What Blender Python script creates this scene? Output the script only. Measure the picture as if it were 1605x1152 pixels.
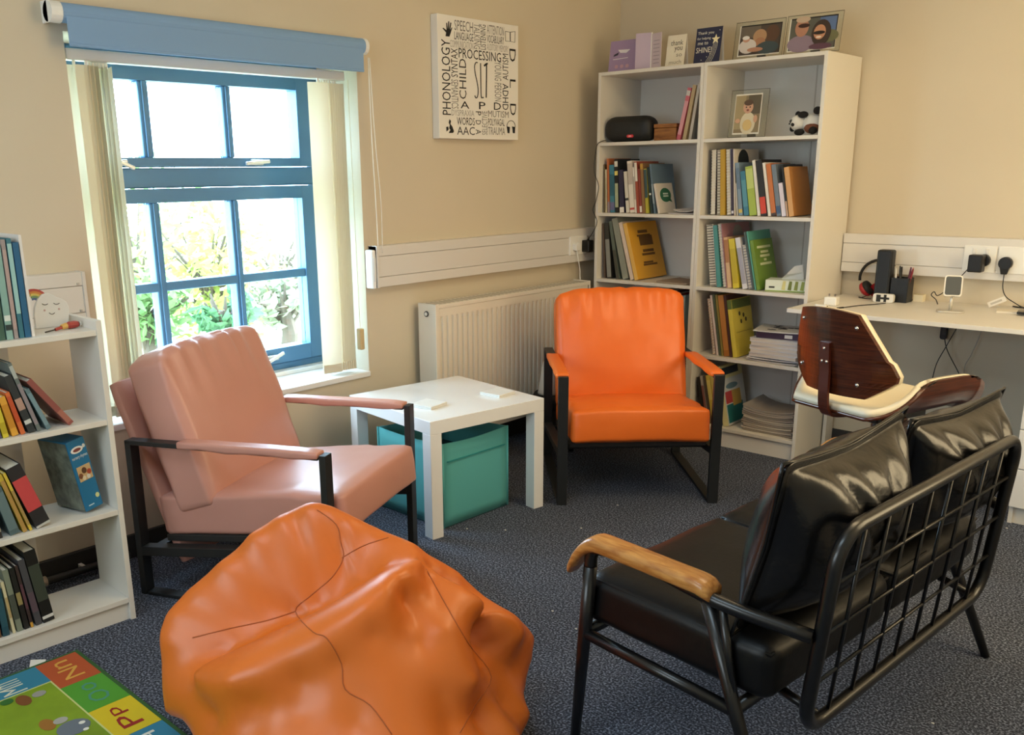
import bpy, bmesh, math, random
import numpy as np
from mathutils import Vector, Matrix, noise

for o in list(bpy.data.objects):
    bpy.data.objects.remove(o, do_unlink=True)
SC = bpy.context.scene
COL = SC.collection
R = math.radians

# ------------------------------------------------------------------ camera
F_PX, PPX, PPY = 1442.87, -66.24, 89.01
CAM = np.array([2.9654, -4.3383, 1.3067])
_y, _p, _r = R(43.263), R(-15.3461), R(-0.7352)
FW = np.array([-math.sin(_y) * math.cos(_p), math.cos(_y) * math.cos(_p), math.sin(_p)])
_rt = np.cross(FW, [0, 0, 1.0]); _rt /= np.linalg.norm(_rt)
_up = np.cross(_rt, FW)
RT = _rt * math.cos(_r) + _up * math.sin(_r)
UP = -_rt * math.sin(_r) + _up * math.cos(_r)
cd = bpy.data.cameras.new('camera')
cd.sensor_width = 36.0
cd.lens = F_PX * 36.0 / 1605.0
cd.shift_x = -PPX / 1605.0
cd.shift_y = PPY / 1605.0
cd.clip_start = 0.05
cam = bpy.data.objects.new('camera', cd)
COL.objects.link(cam)
cam.matrix_world = Matrix(((RT[0], UP[0], -FW[0], CAM[0]), (RT[1], UP[1], -FW[1], CAM[1]),
                           (RT[2], UP[2], -FW[2], CAM[2]), (0, 0, 0, 1)))
SC.camera = cam

# ------------------------------------------------------------------ light
SC.view_settings.view_transform = 'Standard'
SC.view_settings.look = 'None'
SC.view_settings.exposure = -0.2
SC.view_settings.gamma = 1.0
SC.view_settings.use_curve_mapping = False
W = bpy.data.worlds.new('sky'); SC.world = W
W.use_nodes = True
bg = W.node_tree.nodes['Background']
bg.inputs['Color'].default_value = (0.56, 0.80, 1.0, 1)
bg.inputs['Strength'].default_value = 25.0

def area(name, loc, rot, sx, sy, power, col, portal=False):
    l = bpy.data.lights.new(name, 'AREA'); l.shape = 'RECTANGLE'; l.size = sx; l.size_y = sy
    l.energy = power; l.color = col
    if portal:
        l.cycles.is_portal = True
    o = bpy.data.objects.new(name, l); COL.objects.link(o)
    o.location = loc; o.rotation_euler = rot
    return o

sun = bpy.data.lights.new('sun', 'SUN'); sun.energy = 14.0; sun.angle = R(0.6); sun.color = (1, .95, .86)
so = bpy.data.objects.new('sun', sun); COL.objects.link(so)
so.rotation_euler = Vector((0.25, 1.0, 1.1)).to_track_quat('Z', 'Y').to_euler()
so.location = (-3, 6, 8)
# the window in view: portal just outside the glass, facing into the room (+x)
area('window_portal', (-0.34, -2.395, 1.10), (0, R(-90), 0), 1.24, 1.15, 1, (1, 1, 1), True)
# the second window, in the wall to the right of the camera: warm daylight, facing -x
area('second_window_daylight', (3.43, -1.35, 1.42), (0, R(90), 0), 1.1, 1.25, 28, (1.0, .79, .48))
# added fill from unseen ceiling panels: warm for the desk wall, cool in front
area('added_ceiling_fill', (2.35, -1.75, 2.44), (0, 0, 0), 1.15, .55, 16, (1.0, .76, .44))
area('added_front_ceiling_fill', (1.9, -4.0, 2.44), (0, 0, 0), 1.15, .55, 13, (.60, .84, 1.0))
# added cool fill behind the camera, brightens the bookcase interiors, facing +y
area('added_bookcase_fill', (1.55, -5.37, 1.45), (R(90), 0, 0), 1.5, 1.0, 30, (.78, .91, 1.0))

# ------------------------------------------------------------------ pixel helpers (photograph 1605 x 1152)
def ray(x, y):
    return FW + RT * (x - 802.5 - PPX) / F_PX - UP * (y - 576 - PPY) / F_PX
def PX(x, y, v=0.0):
    d = ray(x, y); return CAM + d * (v - CAM[0]) / d[0]
def PY(x, y, v=0.0):
    d = ray(x, y); return CAM + d * (v - CAM[1]) / d[1]
def PZ(x, y, v=0.0):
    d = ray(x, y); return CAM + d * (v - CAM[2]) / d[2]
def PN(x, y, p, n):
    d = ray(x, y); p = np.array(p, float); n = np.array(n, float)
    return CAM + d * ((p - CAM) @ n) / (d @ n)

# ------------------------------------------------------------------ materials
def lin(h):
    h = h.lstrip('#')
    c = [int(h[i:i + 2], 16) / 255 for i in (0, 2, 4)]
    return tuple((v / 12.92 if v <= .04045 else ((v + .055) / 1.055) ** 2.4) for v in c)
MATS = {}
def M(hexc, rough=.55, metal=0.0, bump=None, var=None, coat=0.0, trans=0.0, sub=None, emit=0.0, spec=.5, stretch=None):
    """bump=(scale,strength,distance); var=(scale,amount)"""
    key = (hexc, rough, metal, bump, var, coat, trans, sub, emit, spec, stretch)
    if key in MATS: return MATS[key]
    m = bpy.data.materials.new('mat_' + hexc.lstrip('#') + '_%d' % len(MATS)); m.use_nodes = True
    nt = m.node_tree; b = nt.nodes['Principled BSDF']
    c = lin(hexc)
    b.inputs['Base Color'].default_value = (*c, 1)
    b.inputs['Roughness'].default_value = rough
    b.inputs['Metallic'].default_value = metal
    b.inputs['Specular IOR Level'].default_value = spec
    if coat: b.inputs['Coat Weight'].default_value = coat; b.inputs['Coat Roughness'].default_value = .15
    if trans: b.inputs['Transmission Weight'].default_value = trans
    if emit:
        b.inputs['Emission Color'].default_value = (*c, 1); b.inputs['Emission Strength'].default_value = emit
    if bump or var:
        tc = nt.nodes.new('ShaderNodeTexCoord')
        src = tc.outputs['Object']
        if stretch:
            mp = nt.nodes.new('ShaderNodeMapping'); mp.inputs['Scale'].default_value = stretch
            nt.links.new(src, mp.inputs['Vector']); src = mp.outputs['Vector']
    if var:
        n = nt.nodes.new('ShaderNodeTexNoise'); n.inputs['Scale'].default_value = var[0]; n.inputs['Detail'].default_value = 4
        nt.links.new(src, n.inputs['Vector'])
        rp = nt.nodes.new('ShaderNodeMapRange')
        rp.inputs['From Min'].default_value = .3; rp.inputs['From Max'].default_value = .7
        rp.inputs['To Min'].default_value = 1 - var[1]; rp.inputs['To Max'].default_value = 1 + var[1]
        nt.links.new(n.outputs['Fac'], rp.inputs['Value'])
        mx = nt.nodes.new('ShaderNodeVectorMath'); mx.operation = 'SCALE'
        mx.inputs[0].default_value = c
        nt.links.new(rp.outputs['Result'], mx.inputs['Scale'])
        nt.links.new(mx.outputs['Vector'], b.inputs['Base Color'])
    if bump:
        n = nt.nodes.new('ShaderNodeTexNoise'); n.inputs['Scale'].default_value = bump[0]; n.inputs['Detail'].default_value = 3
        nt.links.new(src, n.inputs['Vector'])
        bp = nt.nodes.new('ShaderNodeBump'); bp.inputs['Strength'].default_value = bump[1]
        bp.inputs['Distance'].default_value = bump[2] if len(bump) > 2 else .002
        nt.links.new(n.outputs['Fac'], bp.inputs['Height'])
        nt.links.new(bp.outputs['Normal'], b.inputs['Normal'])
    MATS[key] = m
    return m

def carpet_mat():
    m = bpy.data.materials.new('carpet'); m.use_nodes = True
    nt = m.node_tree; b = nt.nodes['Principled BSDF']; b.inputs['Roughness'].default_value = .95
    b.inputs['Specular IOR Level'].default_value = .15
    tc = nt.nodes.new('ShaderNodeTexCoord')
    n1 = nt.nodes.new('ShaderNodeTexNoise'); n1.inputs['Scale'].default_value = 170; n1.inputs['Detail'].default_value = 3
    n2 = nt.nodes.new('ShaderNodeTexNoise'); n2.inputs['Scale'].default_value = 3; n2.inputs['Detail'].default_value = 3
    n3 = nt.nodes.new('ShaderNodeTexNoise'); n3.inputs['Scale'].default_value = 420; n3.inputs['Detail'].default_value = 2
    for n in (n1, n2, n3): nt.links.new(tc.outputs['Object'], n.inputs['Vector'])
    cr = nt.nodes.new('ShaderNodeValToRGB'); e = cr.color_ramp.elements
    e[0].position = .38; e[0].color = (*lin('#2e323c'), 1)
    e[1].position = .66; e[1].color = (*lin('#8a92a4'), 1)
    x = cr.color_ramp.elements.new(.5); x.color = (*lin('#474c58'), 1)
    nt.links.new(n1.outputs['Fac'], cr.inputs['Fac'])
    mr = nt.nodes.new('ShaderNodeMapRange'); mr.inputs['To Min'].default_value = .75; mr.inputs['To Max'].default_value = 1.25
    nt.links.new(n2.outputs['Fac'], mr.inputs['Value'])
    vm = nt.nodes.new('ShaderNodeVectorMath'); vm.operation = 'SCALE'
    nt.links.new(cr.outputs['Color'], vm.inputs[0]); nt.links.new(mr.outputs['Result'], vm.inputs['Scale'])
    nt.links.new(vm.outputs['Vector'], b.inputs['Base Color'])
    bp = nt.nodes.new('ShaderNodeBump'); bp.inputs['Strength'].default_value = .7; bp.inputs['Distance'].default_value = .004
    nt.links.new(n3.outputs['Fac'], bp.inputs['Height']); nt.links.new(bp.outputs['Normal'], b.inputs['Normal'])
    return m

def wood_mat(name, c1, c2, scale=(3, 40, 3), rough=.4, coat=0.0):
    m = bpy.data.materials.new(name); m.use_nodes = True
    nt = m.node_tree; b = nt.nodes['Principled BSDF']; b.inputs['Roughness'].default_value = rough
    b.inputs['Coat Weight'].default_value = coat
    tc = nt.nodes.new('ShaderNodeTexCoord'); mp = nt.nodes.new('ShaderNodeMapping'); mp.inputs['Scale'].default_value = scale
    n = nt.nodes.new('ShaderNodeTexNoise'); n.inputs['Scale'].default_value = 3; n.inputs['Detail'].default_value = 5; n.inputs['Distortion'].default_value = .6
    nt.links.new(tc.outputs['Object'], mp.inputs['Vector']); nt.links.new(mp.outputs['Vector'], n.inputs['Vector'])
    cr = nt.nodes.new('ShaderNodeValToRGB'); e = cr.color_ramp.elements
    e[0].position = .35; e[0].color = (*lin(c1), 1); e[1].position = .68; e[1].color = (*lin(c2), 1)
    nt.links.new(n.outputs['Fac'], cr.inputs['Fac']); nt.links.new(cr.outputs['Color'], b.inputs['Base Color'])
    return m

def glass_mat(name='glass', tint=(1, 1, 1), amount=.06):
    m = bpy.data.materials.new(name); m.use_nodes = True
    nt = m.node_tree; nt.nodes.remove(nt.nodes['Principled BSDF'])
    t = nt.nodes.new('ShaderNodeBsdfTransparent'); t.inputs['Color'].default_value = (*tint, 1)
    g = nt.nodes.new('ShaderNodeBsdfGlossy'); g.inputs['Roughness'].default_value = .03
    mx = nt.nodes.new('ShaderNodeMixShader'); mx.inputs['Fac'].default_value = amount
    nt.links.new(t.outputs[0], mx.inputs[1]); nt.links.new(g.outputs[0], mx.inputs[2])
    nt.links.new(mx.outputs[0], nt.nodes['Material Output'].inputs['Surface'])
    return m

def leaf_like(hexc, trans=.35, rough=.6, name='translucent'):
    m = bpy.data.materials.new(name); m.use_nodes = True
    nt = m.node_tree; b = nt.nodes['Principled BSDF']; b.inputs['Base Color'].default_value = (*lin(hexc), 1); b.inputs['Roughness'].default_value = rough
    t = nt.nodes.new('ShaderNodeBsdfTranslucent'); t.inputs['Color'].default_value = (*lin(hexc), 1)
    mx = nt.nodes.new('ShaderNodeMixShader'); mx.inputs['Fac'].default_value = trans
    nt.links.new(b.outputs[0], mx.inputs[1]); nt.links.new(t.outputs[0], mx.inputs[2])
    nt.links.new(mx.outputs[0], nt.nodes['Material Output'].inputs['Surface'])
    return m

WHITE = M('#e9e6e0', .45)
WHITE_GLOSS = M('#f2f1ee', .18, coat=.3)
PLASTIC_W = M('#ecebe6', .35)
BLACK = M('#0d0d0e', .4)
BLACK_MET = M('#101112', .38, .0, coat=.2)
CHROME = M('#d8d8d8', .15, 1.0)
PAGE = M('#e4dccb', .8)
GLASS = glass_mat()

# ------------------------------------------------------------------ mesh helpers
class MB:
    def __init__(s): s.v = []; s.f = []
    def add(s, vs, fs):
        n = len(s.v); s.v += [tuple(map(float, q)) for q in vs]; s.f += [tuple(i + n for i in f) for f in fs]; return s
    def box(s, x0, x1, y0, y1, z0, z1, T=None):
        vs = [(x, y, z) for z in (z0, z1) for y in (y0, y1) for x in (x0, x1)]
        if T: vs = [T @ Vector(q) for q in vs]
        return s.add(vs, [(0, 2, 3, 1), (4, 5, 7, 6), (0, 1, 5, 4), (2, 6, 7, 3), (0, 4, 6, 2), (1, 3, 7, 5)])
    def hexa(s, p):  # 8 points: bottom 4 ccw, top 4 ccw
        return s.add(p, [(3, 2, 1, 0), (4, 5, 6, 7), (0, 1, 5, 4), (1, 2, 6, 5), (2, 3, 7, 6), (3, 0, 4, 7)])
    def tube(s, pts, r, n=8, caps=True):
        pts = [Vector(map(float, q)) for q in pts]
        rs = r if isinstance(r, (list, tuple)) else [r] * len(pts)
        t0 = (pts[1] - pts[0]).normalized()
        a = Vector((0, 0, 1)) if abs(t0.z) < .9 else Vector((1, 0, 0))
        nrm = t0.cross(a).normalized(); vs = []; fs = []
        for i, q in enumerate(pts):
            t = (pts[min(i + 1, len(pts) - 1)] - pts[max(i - 1, 0)])
            t = t.normalized() if t.length > 1e-9 else t0
            nrm = (nrm - t * nrm.dot(t)).normalized(); bn = t.cross(nrm)
            for k in range(n):
                an = 2 * math.pi * k / n
                vs.append(q + (nrm * math.cos(an) + bn * math.sin(an)) * rs[i])
        for i in range(len(pts) - 1):
            for k in range(n):
                k2 = (k + 1) % n
                fs.append((i * n + k, i * n + k2, (i + 1) * n + k2, (i + 1) * n + k))
        if caps:
            fs.append(tuple(range(n - 1, -1, -1))); fs.append(tuple((len(pts) - 1) * n + k for k in range(n)))
        return s.add(vs, fs)
    def lathe(s, prof, n=24, T=None, cap=True):
        vs = []; fs = []
        for r, z in prof:
            for k in range(n):
                a = 2 * math.pi * k / n; vs.append(Vector((r * math.cos(a), r * math.sin(a), z)))
        if T: vs = [T @ q for q in vs]
        for i in range(len(prof) - 1):
            for k in range(n):
                k2 = (k + 1) % n; fs.append((i * n + k, i * n + k2, (i + 1) * n + k2, (i + 1) * n + k))
        if cap:
            fs.append(tuple(range(n - 1, -1, -1))); fs.append(tuple((len(prof) - 1) * n + k for k in range(n)))
        return s.add(vs, fs)
    def prism(s, poly, z0, z1, T=None):
        n = len(poly)
        vs = [Vector((x, y, z0)) for x, y in poly] + [Vector((x, y, z1)) for x, y in poly]
        if T: vs = [T @ q for q in vs]
        return s.add(vs, [tuple(range(n - 1, -1, -1)), tuple(range(n, 2 * n))] + [(i, (i + 1) % n, n + (i + 1) % n, n + i) for i in range(n)])
    def grid(s, fn, nu, nv, closeu=False):
        vs = []; fs = []
        for j in range(nv + 1):
            for i in range(nu if closeu else nu + 1): vs.append(fn(i / nu, j / nv))
        w = nu if closeu else nu + 1
        for j in range(nv):
            for i in range(nu):
                i2 = (i + 1) % w
                fs.append((j * w + i, j * w + i2, (j + 1) * w + i2, (j + 1) * w + i))
        return s.add(vs, fs)
    def mesh(s, name, bevel=0, seg=2):
        me = bpy.data.meshes.new(name); me.from_pydata(s.v, [], s.f)
        bm = bmesh.new(); bm.from_mesh(me)
        bmesh.ops.recalc_face_normals(bm, faces=bm.faces)
        if bevel:
            es = [e for e in bm.edges if len(e.link_faces) == 2 and e.calc_face_angle(0) > R(35)]
            bmesh.ops.bevel(bm, geom=es, offset=bevel, segments=seg, profile=.5, affect='EDGES', clamp_overlap=True)
        bm.to_mesh(me); bm.free(); me.update()
        return me

def link(name, me, mat, parent=None, smooth=False, loc=None):
    o = bpy.data.objects.new(name, me); COL.objects.link(o)
    if mat is not None and not me.materials: me.materials.append(mat)
    if parent is not None: o.parent = parent
    if loc is not None: o.location = loc
    if smooth:
        me.polygons.foreach_set('use_smooth', [True] * len(me.polygons))
    return o
def part(name, parent, mb, mat, bevel=0, smooth=False, label=None, seg=2, auto=False):
    o = link(name, mb.mesh(name, bevel, seg), mat, parent, smooth)
    if label: o['label'] = label
    return o
def tag(o, label, cat, group=None):
    o['label'] = label; o['category'] = cat
    if group: o['group'] = group
    return o
def thing(name, label, cat, loc=(0, 0, 0), rz=0.0, group=None):
    o = bpy.data.objects.new(name, None); COL.objects.link(o); o.empty_display_size = .05
    o.location = [float(v) for v in loc]; o.rotation_euler = (0, 0, rz)
    return tag(o, label, cat, group)
def struct(name, mb, mat, parent=None, bevel=0, smooth=False):
    o = part(name, parent, mb, mat, bevel, smooth)
    if parent is None: o['kind'] = 'structure'
    return o
def sempty(name):
    o = bpy.data.objects.new(name, None); COL.objects.link(o); o['kind'] = 'structure'; return o
def onebox(name, label, cat, mat, x0, x1, y0, y1, z0, z1, bevel=.002, group=None):
    o = part(name, None, MB().box(x0, x1, y0, y1, z0, z1), mat, bevel); return tag(o, label, cat, group)

def puff(hx, hy, hz, r, bulge=(0, 0, 0), n=14, wr=0.0, wf=8.0, seed=0, fold=None):
    """rounded, bulging box-cushion centred on the origin; returns MB"""
    mb = MB(); off = Vector((seed * 7.1, seed * 3.3, seed * 1.7))
    hx_, hy_, hz_ = hx - r, hy - r, hz - r
    def place(p):
        q = Vector((p[0] * hx, p[1] * hy, p[2] * hz))
        c = Vector((max(-hx_, min(hx_, q.x)), max(-hy_, min(hy_, q.y)), max(-hz_, min(hz_, q.z))))
        d = q - c
        nrm = d.normalized() if d.length > 1e-9 else Vector((0, 0, 0))
        pos = c + nrm * r if d.length > 1e-9 else q
        u = [max(0.0, 1 - p[i] * p[i]) for i in range(3)]
        b = Vector((bulge[0] * p[0] * u[1] ** .6 * u[2] ** .6, bulge[1] * p[1] * u[0] ** .6 * u[2] ** .6, bulge[2] * p[2] * u[0] ** .6 * u[1] ** .6))
        pos = pos + b
        if wr:
            nn = Vector((pos.x / (hx * hx), pos.y / (hy * hy), pos.z / (hz * hz))).normalized()
            pos = pos + nn * wr * (noise.noise((pos + off) * wf) + .5 * noise.noise((pos + off) * wf * 2.3))
        if fold: pos = fold(pos, p)
        return pos
    idx = {}
    def vid(i, j, k):
        key = (i, j, k)
        if key not in idx:
            t = [2 * a / n - 1 for a in key]
            t = [math.copysign(abs(a) ** .8, a) for a in t]
            idx[key] = len(mb.v); mb.v.append(tuple(place(t)))
        return idx[key]
    for a in range(n):
        for b in range(n):
            for s_ in (0, n):
                q = [vid(s_, a, b), vid(s_, a + 1, b), vid(s_, a + 1, b + 1), vid(s_, a, b + 1)]
                mb.f.append(tuple(q))
                mb.f.append((vid(a, s_, b), vid(a + 1, s_, b), vid(a + 1, s_, b + 1), vid(a, s_, b + 1)))
                mb.f.append((vid(a, b, s_), vid(a + 1, b, s_), vid(a + 1, b + 1, s_), vid(a, b + 1, s_)))
    return mb
def xf(mb, T):
    mb.v = [tuple(T @ Vector(q)) for q in mb.v]; return mb
def TRS(loc=(0, 0, 0), rx=0, ry=0, rz=0):
    return Matrix.Translation(Vector(loc)) @ Matrix.Rotation(R(rz), 4, 'Z') @ Matrix.Rotation(R(ry), 4, 'Y') @ Matrix.Rotation(R(rx), 4, 'X')

_TXT = {}
def text_mesh(s):
    """flat lettering mesh, normalised to the unit box 0..1 x 0..1"""
    if s in _TXT: return _TXT[s]
    cu = bpy.data.curves.new('t', 'FONT'); cu.body = s; cu.resolution_u = 2
    ob = bpy.data.objects.new('t', cu); COL.objects.link(ob)
    dg = bpy.context.evaluated_depsgraph_get(); dg.update()
    me = bpy.data.meshes.new_from_object(ob.evaluated_get(dg))
    bpy.data.objects.remove(ob, do_unlink=True)
    v = [(q.co.x, q.co.y) for q in me.vertices]; f = [tuple(p.vertices) for p in me.polygons]
    bpy.data.meshes.remove(me)
    xs = [q[0] for q in v]; ys = [q[1] for q in v]
    x0, x1, y0, y1 = min(xs), max(xs), min(ys), max(ys)
    v = [((a - x0) / (x1 - x0 or 1), (b - y0) / (y1 - y0 or 1)) for a, b in v]
    _TXT[s] = (v, f, (x1 - x0) / max(1e-6, (y1 - y0)))
    return _TXT[s]
def text_on(name, parent, s, o, ux, uy, w, h, mat, rot=0, off=.0006):
    """lettering on the plane o + a*ux + b*uy filling a box w x h; rot 0/90/-90"""
    v, f, asp = text_mesh(s)
    o = Vector(o); ux = Vector(ux); uy = Vector(uy); nn = ux.cross(uy).normalized()
    vs = []
    for a, b in v:
        if rot == 90: a, b = 1 - b, a
        elif rot == -90: a, b = b, 1 - a
        vs.append(o + ux * (a * w) + uy * (b * h) + nn * off)
    mb = MB(); mb.add(vs, f)
    me = bpy.data.meshes.new(name); me.from_pydata(mb.v, [], mb.f); me.update()
    return link(name, me, mat, parent)
def patch(name, parent, o, ux, uy, poly, mat, off=.0005, th=.0006, label=None):
    """thin flat printed shape on a plane"""
    o = Vector(o); ux = Vector(ux); uy = Vector(uy); nn = ux.cross(uy).normalized()
    n = len(poly)
    vs = [o + ux * a + uy * b + nn * (off + k * th) for k in (0, 1) for a, b in poly]
    mb = MB().add(vs, [tuple(range(n - 1, -1, -1)), tuple(range(n, 2 * n))] + [(i, (i + 1) % n, n + (i + 1) % n, n + i) for i in range(n)])
    return part(name, parent, mb, mat, label=label)
def ell(cx, cy, rx, ry, n=18, a0=0, a1=360):
    return [(cx + rx * math.cos(R(a0 + (a1 - a0) * k / (n if a1 - a0 >= 360 else n - 1))), cy + ry * math.sin(R(a0 + (a1 - a0) * k / (n if a1 - a0 >= 360 else n - 1)))) for k in range(n)]
def rrect(x0, x1, y0, y1, r, n=4):
    P = []
    for cx, cy, a in ((x1 - r, y1 - r, 0), (x0 + r, y1 - r, 90), (x0 + r, y0 + r, 180), (x1 - r, y0 + r, 270)):
        for k in range(n + 1): P.append((cx + r * math.cos(R(a + 90 * k / n)), cy + r * math.sin(R(a + 90 * k / n))))
    return P
def smooth_path(pts, n=6):
    pts = [np.array(p, float) for p in pts]; out = []
    for i in range(len(pts) - 1):
        p0 = pts[max(i - 1, 0)]; p1 = pts[i]; p2 = pts[i + 1]; p3 = pts[min(i + 2, len(pts) - 1)]
        for k in range(n):
            t = k / n
            out.append(.5 * ((2 * p1) + (-p0 + p2) * t + (2 * p0 - 5 * p1 + 4 * p2 - p3) * t * t + (-p0 + 3 * p1 - 3 * p2 + p3) * t ** 3))
    out.append(pts[-1]); return out
# ------------------------------------------------------------------ the setting
PAINT = M('#d3c6ae', .75, bump=(60, .15, .001), var=(1.5, .03))
CEIL = M('#eeeae0', .8)
RX, RY, RZ = 3.4, -5.4, 2.5
WY0, WY1, WZ0, WZ1 = -2.975, -1.8125, .4866, 1.735
struct('floor', MB().box(-.1, RX + .1, RY - .1, .1, -.06, 0), carpet_mat())
struct('ceiling', MB().box(-.32, RX + .2, RY - .2, .2, RZ, RZ + .1), CEIL)
w = MB()
w.box(-.32, 0, RY, WY0, 0, RZ).box(-.32, 0, WY1, 0, 0, RZ).box(-.32, 0, WY0, WY1, 0, WZ0).box(-.32, 0, WY0, WY1, WZ1, RZ)
struct('wall_left', w, PAINT)
struct('wall_back', MB().box(-.32, RX + .2, 0, .2, 0, RZ), PAINT)
w = MB(); a0, a1, b0, b1 = -2.0, -.70, .85, 2.0
w.box(RX, RX + .2, RY, a0, 0, RZ).box(RX, RX + .2, a1, 0, 0, RZ).box(RX, RX + .2, a0, a1, 0, b0).box(RX, RX + .2, a0, a1, b1, RZ)
struct('wall_right', w, PAINT)
w = MB(); c0_, c1_, e0_, e1_ = .75, 2.35, .90, 2.0
w.box(-.32, c0_, RY - .2, RY, 0, RZ).box(c1_, RX + .2, RY - .2, RY, 0, RZ).box(c0_, c1_, RY - .2, RY, 0, e0_).box(c0_, c1_, RY - .2, RY, e1_, RZ)
struct('wall_front', w, PAINT)
DARKSK = M('#2b2a29', .6)
struct('baseboard_left', MB().box(0, .016, RY, 0, 0, .085), DARKSK, bevel=.003)
struct('baseboard_back', MB().box(0.016, RX, -.016, 0, 0, .085), DARKSK, bevel=.003)

# window in view -----------------------------------------------------------
FRAME = M('#4f80a8', .4)  # anthracite lightened to blue-grey: window glare painted into the frame colour
win = sempty('window_1')
fx0, fx1 = -.315, -.25           # frame depth; interior face at -.25
yl, yr = WY0, WY1
def bar(name, y0, y1, z0, z1, x0=fx0, x1=fx1, bev=.005):
    return part(name, win, MB().box(x0, x1, y0, y1, z0, z1), FRAME, bev)
bar('frame_jamb', yl, yl + .012, WZ0, WZ1); bar('frame_jamb', -1.846, yr, WZ0, WZ1)
bar('frame_head', yl + .012, -1.846, 1.70, WZ1); bar('frame_cill', yl + .012, -1.846, WZ0 + .002, .535)
bar('transom', yl + .012, -1.846, 1.262, 1.334, x1=-.245)
def sash(name, z0, z1, gz0, gz1, rows, handles):
    s0, s1 = yl + .014, -1.848
    sx0, sx1 = -.305, -.238
    f = MB().box(sx0, sx1, s0, -2.958 + .001, z0, z1).box(sx0, sx1, -1.934, s1, z0, z1)
    f.box(sx0, sx1, -2.957, -1.934, z0, gz0).box(sx0, sx1, -2.957, -1.934, gz1, z1)
    part(name, win, f, FRAME, .006)
    cols = [(-2.957, -2.618), (-2.578, -2.277), (-2.239, -1.934)]
    for k in (0, 1):
        part('glazing_bar', win, MB().box(-.295, -.243, cols[k][1], cols[k + 1][0], gz0, gz1), FRAME, .006)
        part('glazing_bead', win, MB().box(-.243, -.236, cols[k][1] + .012, cols[k + 1][0] - .012, gz0, gz1), FRAME, .003)
    for (ra, rb) in zip(rows[:-1], rows[1:]):
        part('glazing_bar', win, MB().box(-.294, -.244, -2.957, -1.934, ra[1], rb[0]), FRAME, .005)
    for ra in rows:
        for c in cols:
            part('pane', win, MB().box(-.276, -.270, c[0], c[1], ra[0], ra[1]), GLASS)
    for (hy, hz, rx) in handles:
        h = part('handle', win, MB().box(-.238, -.222, hy - .028, hy + .028, hz - .011, hz + .011), M('#c9c8c4', .3, .6), .004)
        part('lever', h, xf(MB().box(-.006, .006, -.062, .05, -.007, .007), TRS((-.214, hy, hz), rx=rx)), M('#e6e4de', .3, .3), .004)
sash('sash_upper', 1.336, 1.70, 1.37, 1.632, [(1.37, 1.632)], [(-2.15, 1.352, 4), (-2.72, 1.352, -24)])
sash('sash_lower', .536, 1.26, .60, 1.21, [(.60, .886), (.921, 1.21)], [(-2.14, .565, 20)])
part('window_sill', win, MB().box(-.25, .012, WY0 + .001, WY1 - .001, WZ0 - .02, WZ0 + .002), M('#f1f0ee', .35), .003)
part('sill_step', win, MB().box(-.25, -.2, WY0 + .001, WY1 - .001, WZ0 + .002, WZ0 + .02), M('#f1f0ee', .35), .003)

# second window, out of view to the right ---------------------------------------
win2 = sempty('window_2')
f = MB().box(3.50, 3.57, a0, a0 + .06, b0, b1).box(3.50, 3.57, a1 - .06, a1, b0, b1).box(3.50, 3.57, a0, a1, b0, b0 + .06).box(3.50, 3.57, a0, a1, b1 - .06, b1).box(3.50, 3.57, -1.38, -1.32, b0, b1)
part('frame', win2, f, FRAME)
part('sky_blocker', win2, MB().box(3.46, 3.463, a0 + .004, a1 - .004, b0 + .004, b1 - .002), M('#e8d6a8', .8))  # sheet added to keep sky light out of this opening
part('pane', win2, MB().box(3.53, 3.536, a0 + .06, -1.38, b0 + .06, b1 - .06), GLASS)
part('pane', win2, MB().box(3.53, 3.536, -1.32, a1 - .06, b0 + .06, b1 - .06), GLASS)
fill_win = sempty('fill_window')  # added window behind the camera, backing the bookcase fill light
part('frame', fill_win, MB().box(c0_, c0_ + .06, RY - .17, RY - .1, e0_, e1_).box(c1_ - .06, c1_, RY - .17, RY - .1, e0_, e1_).box(c0_, c1_, RY - .17, RY - .1, e0_, e0_ + .06).box(c0_, c1_, RY - .17, RY - .1, e1_ - .06, e1_), FRAME)
part('pane', fill_win, MB().box(c0_ + .06, c1_ - .06, RY - .138, RY - .132, e0_ + .06, e1_ - .06), GLASS)
part('sky_blocker', fill_win, MB().box(c0_ + .004, c1_ - .004, RY - .066, RY - .063, e0_ + .004, e1_ - .002), M('#e4e2d8', .8))  # added sheet shutting sky light out behind the fill
for lab_, xy_, hx_ in (('added unseen white ceiling light panel above the sofa', (2.35, -1.75, 2.45), '#ffe6c0'), ('added unseen white ceiling light panel above the play mat end', (1.9, -4.0, 2.45), '#eaf4ff')):  # unseen ceiling panels, added to brighten the room
    lamp = thing('added_ceiling_panel', lab_, 'ceiling light', xy_)
    part('housing', lamp, MB().box(-.6, .6, -.3, .3, .01, .05), WHITE, .004)
    part('diffuser', lamp, MB().box(-.575, .575, -.275, .275, .003, .01), M(hx_, .5, emit=2.0))

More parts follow.
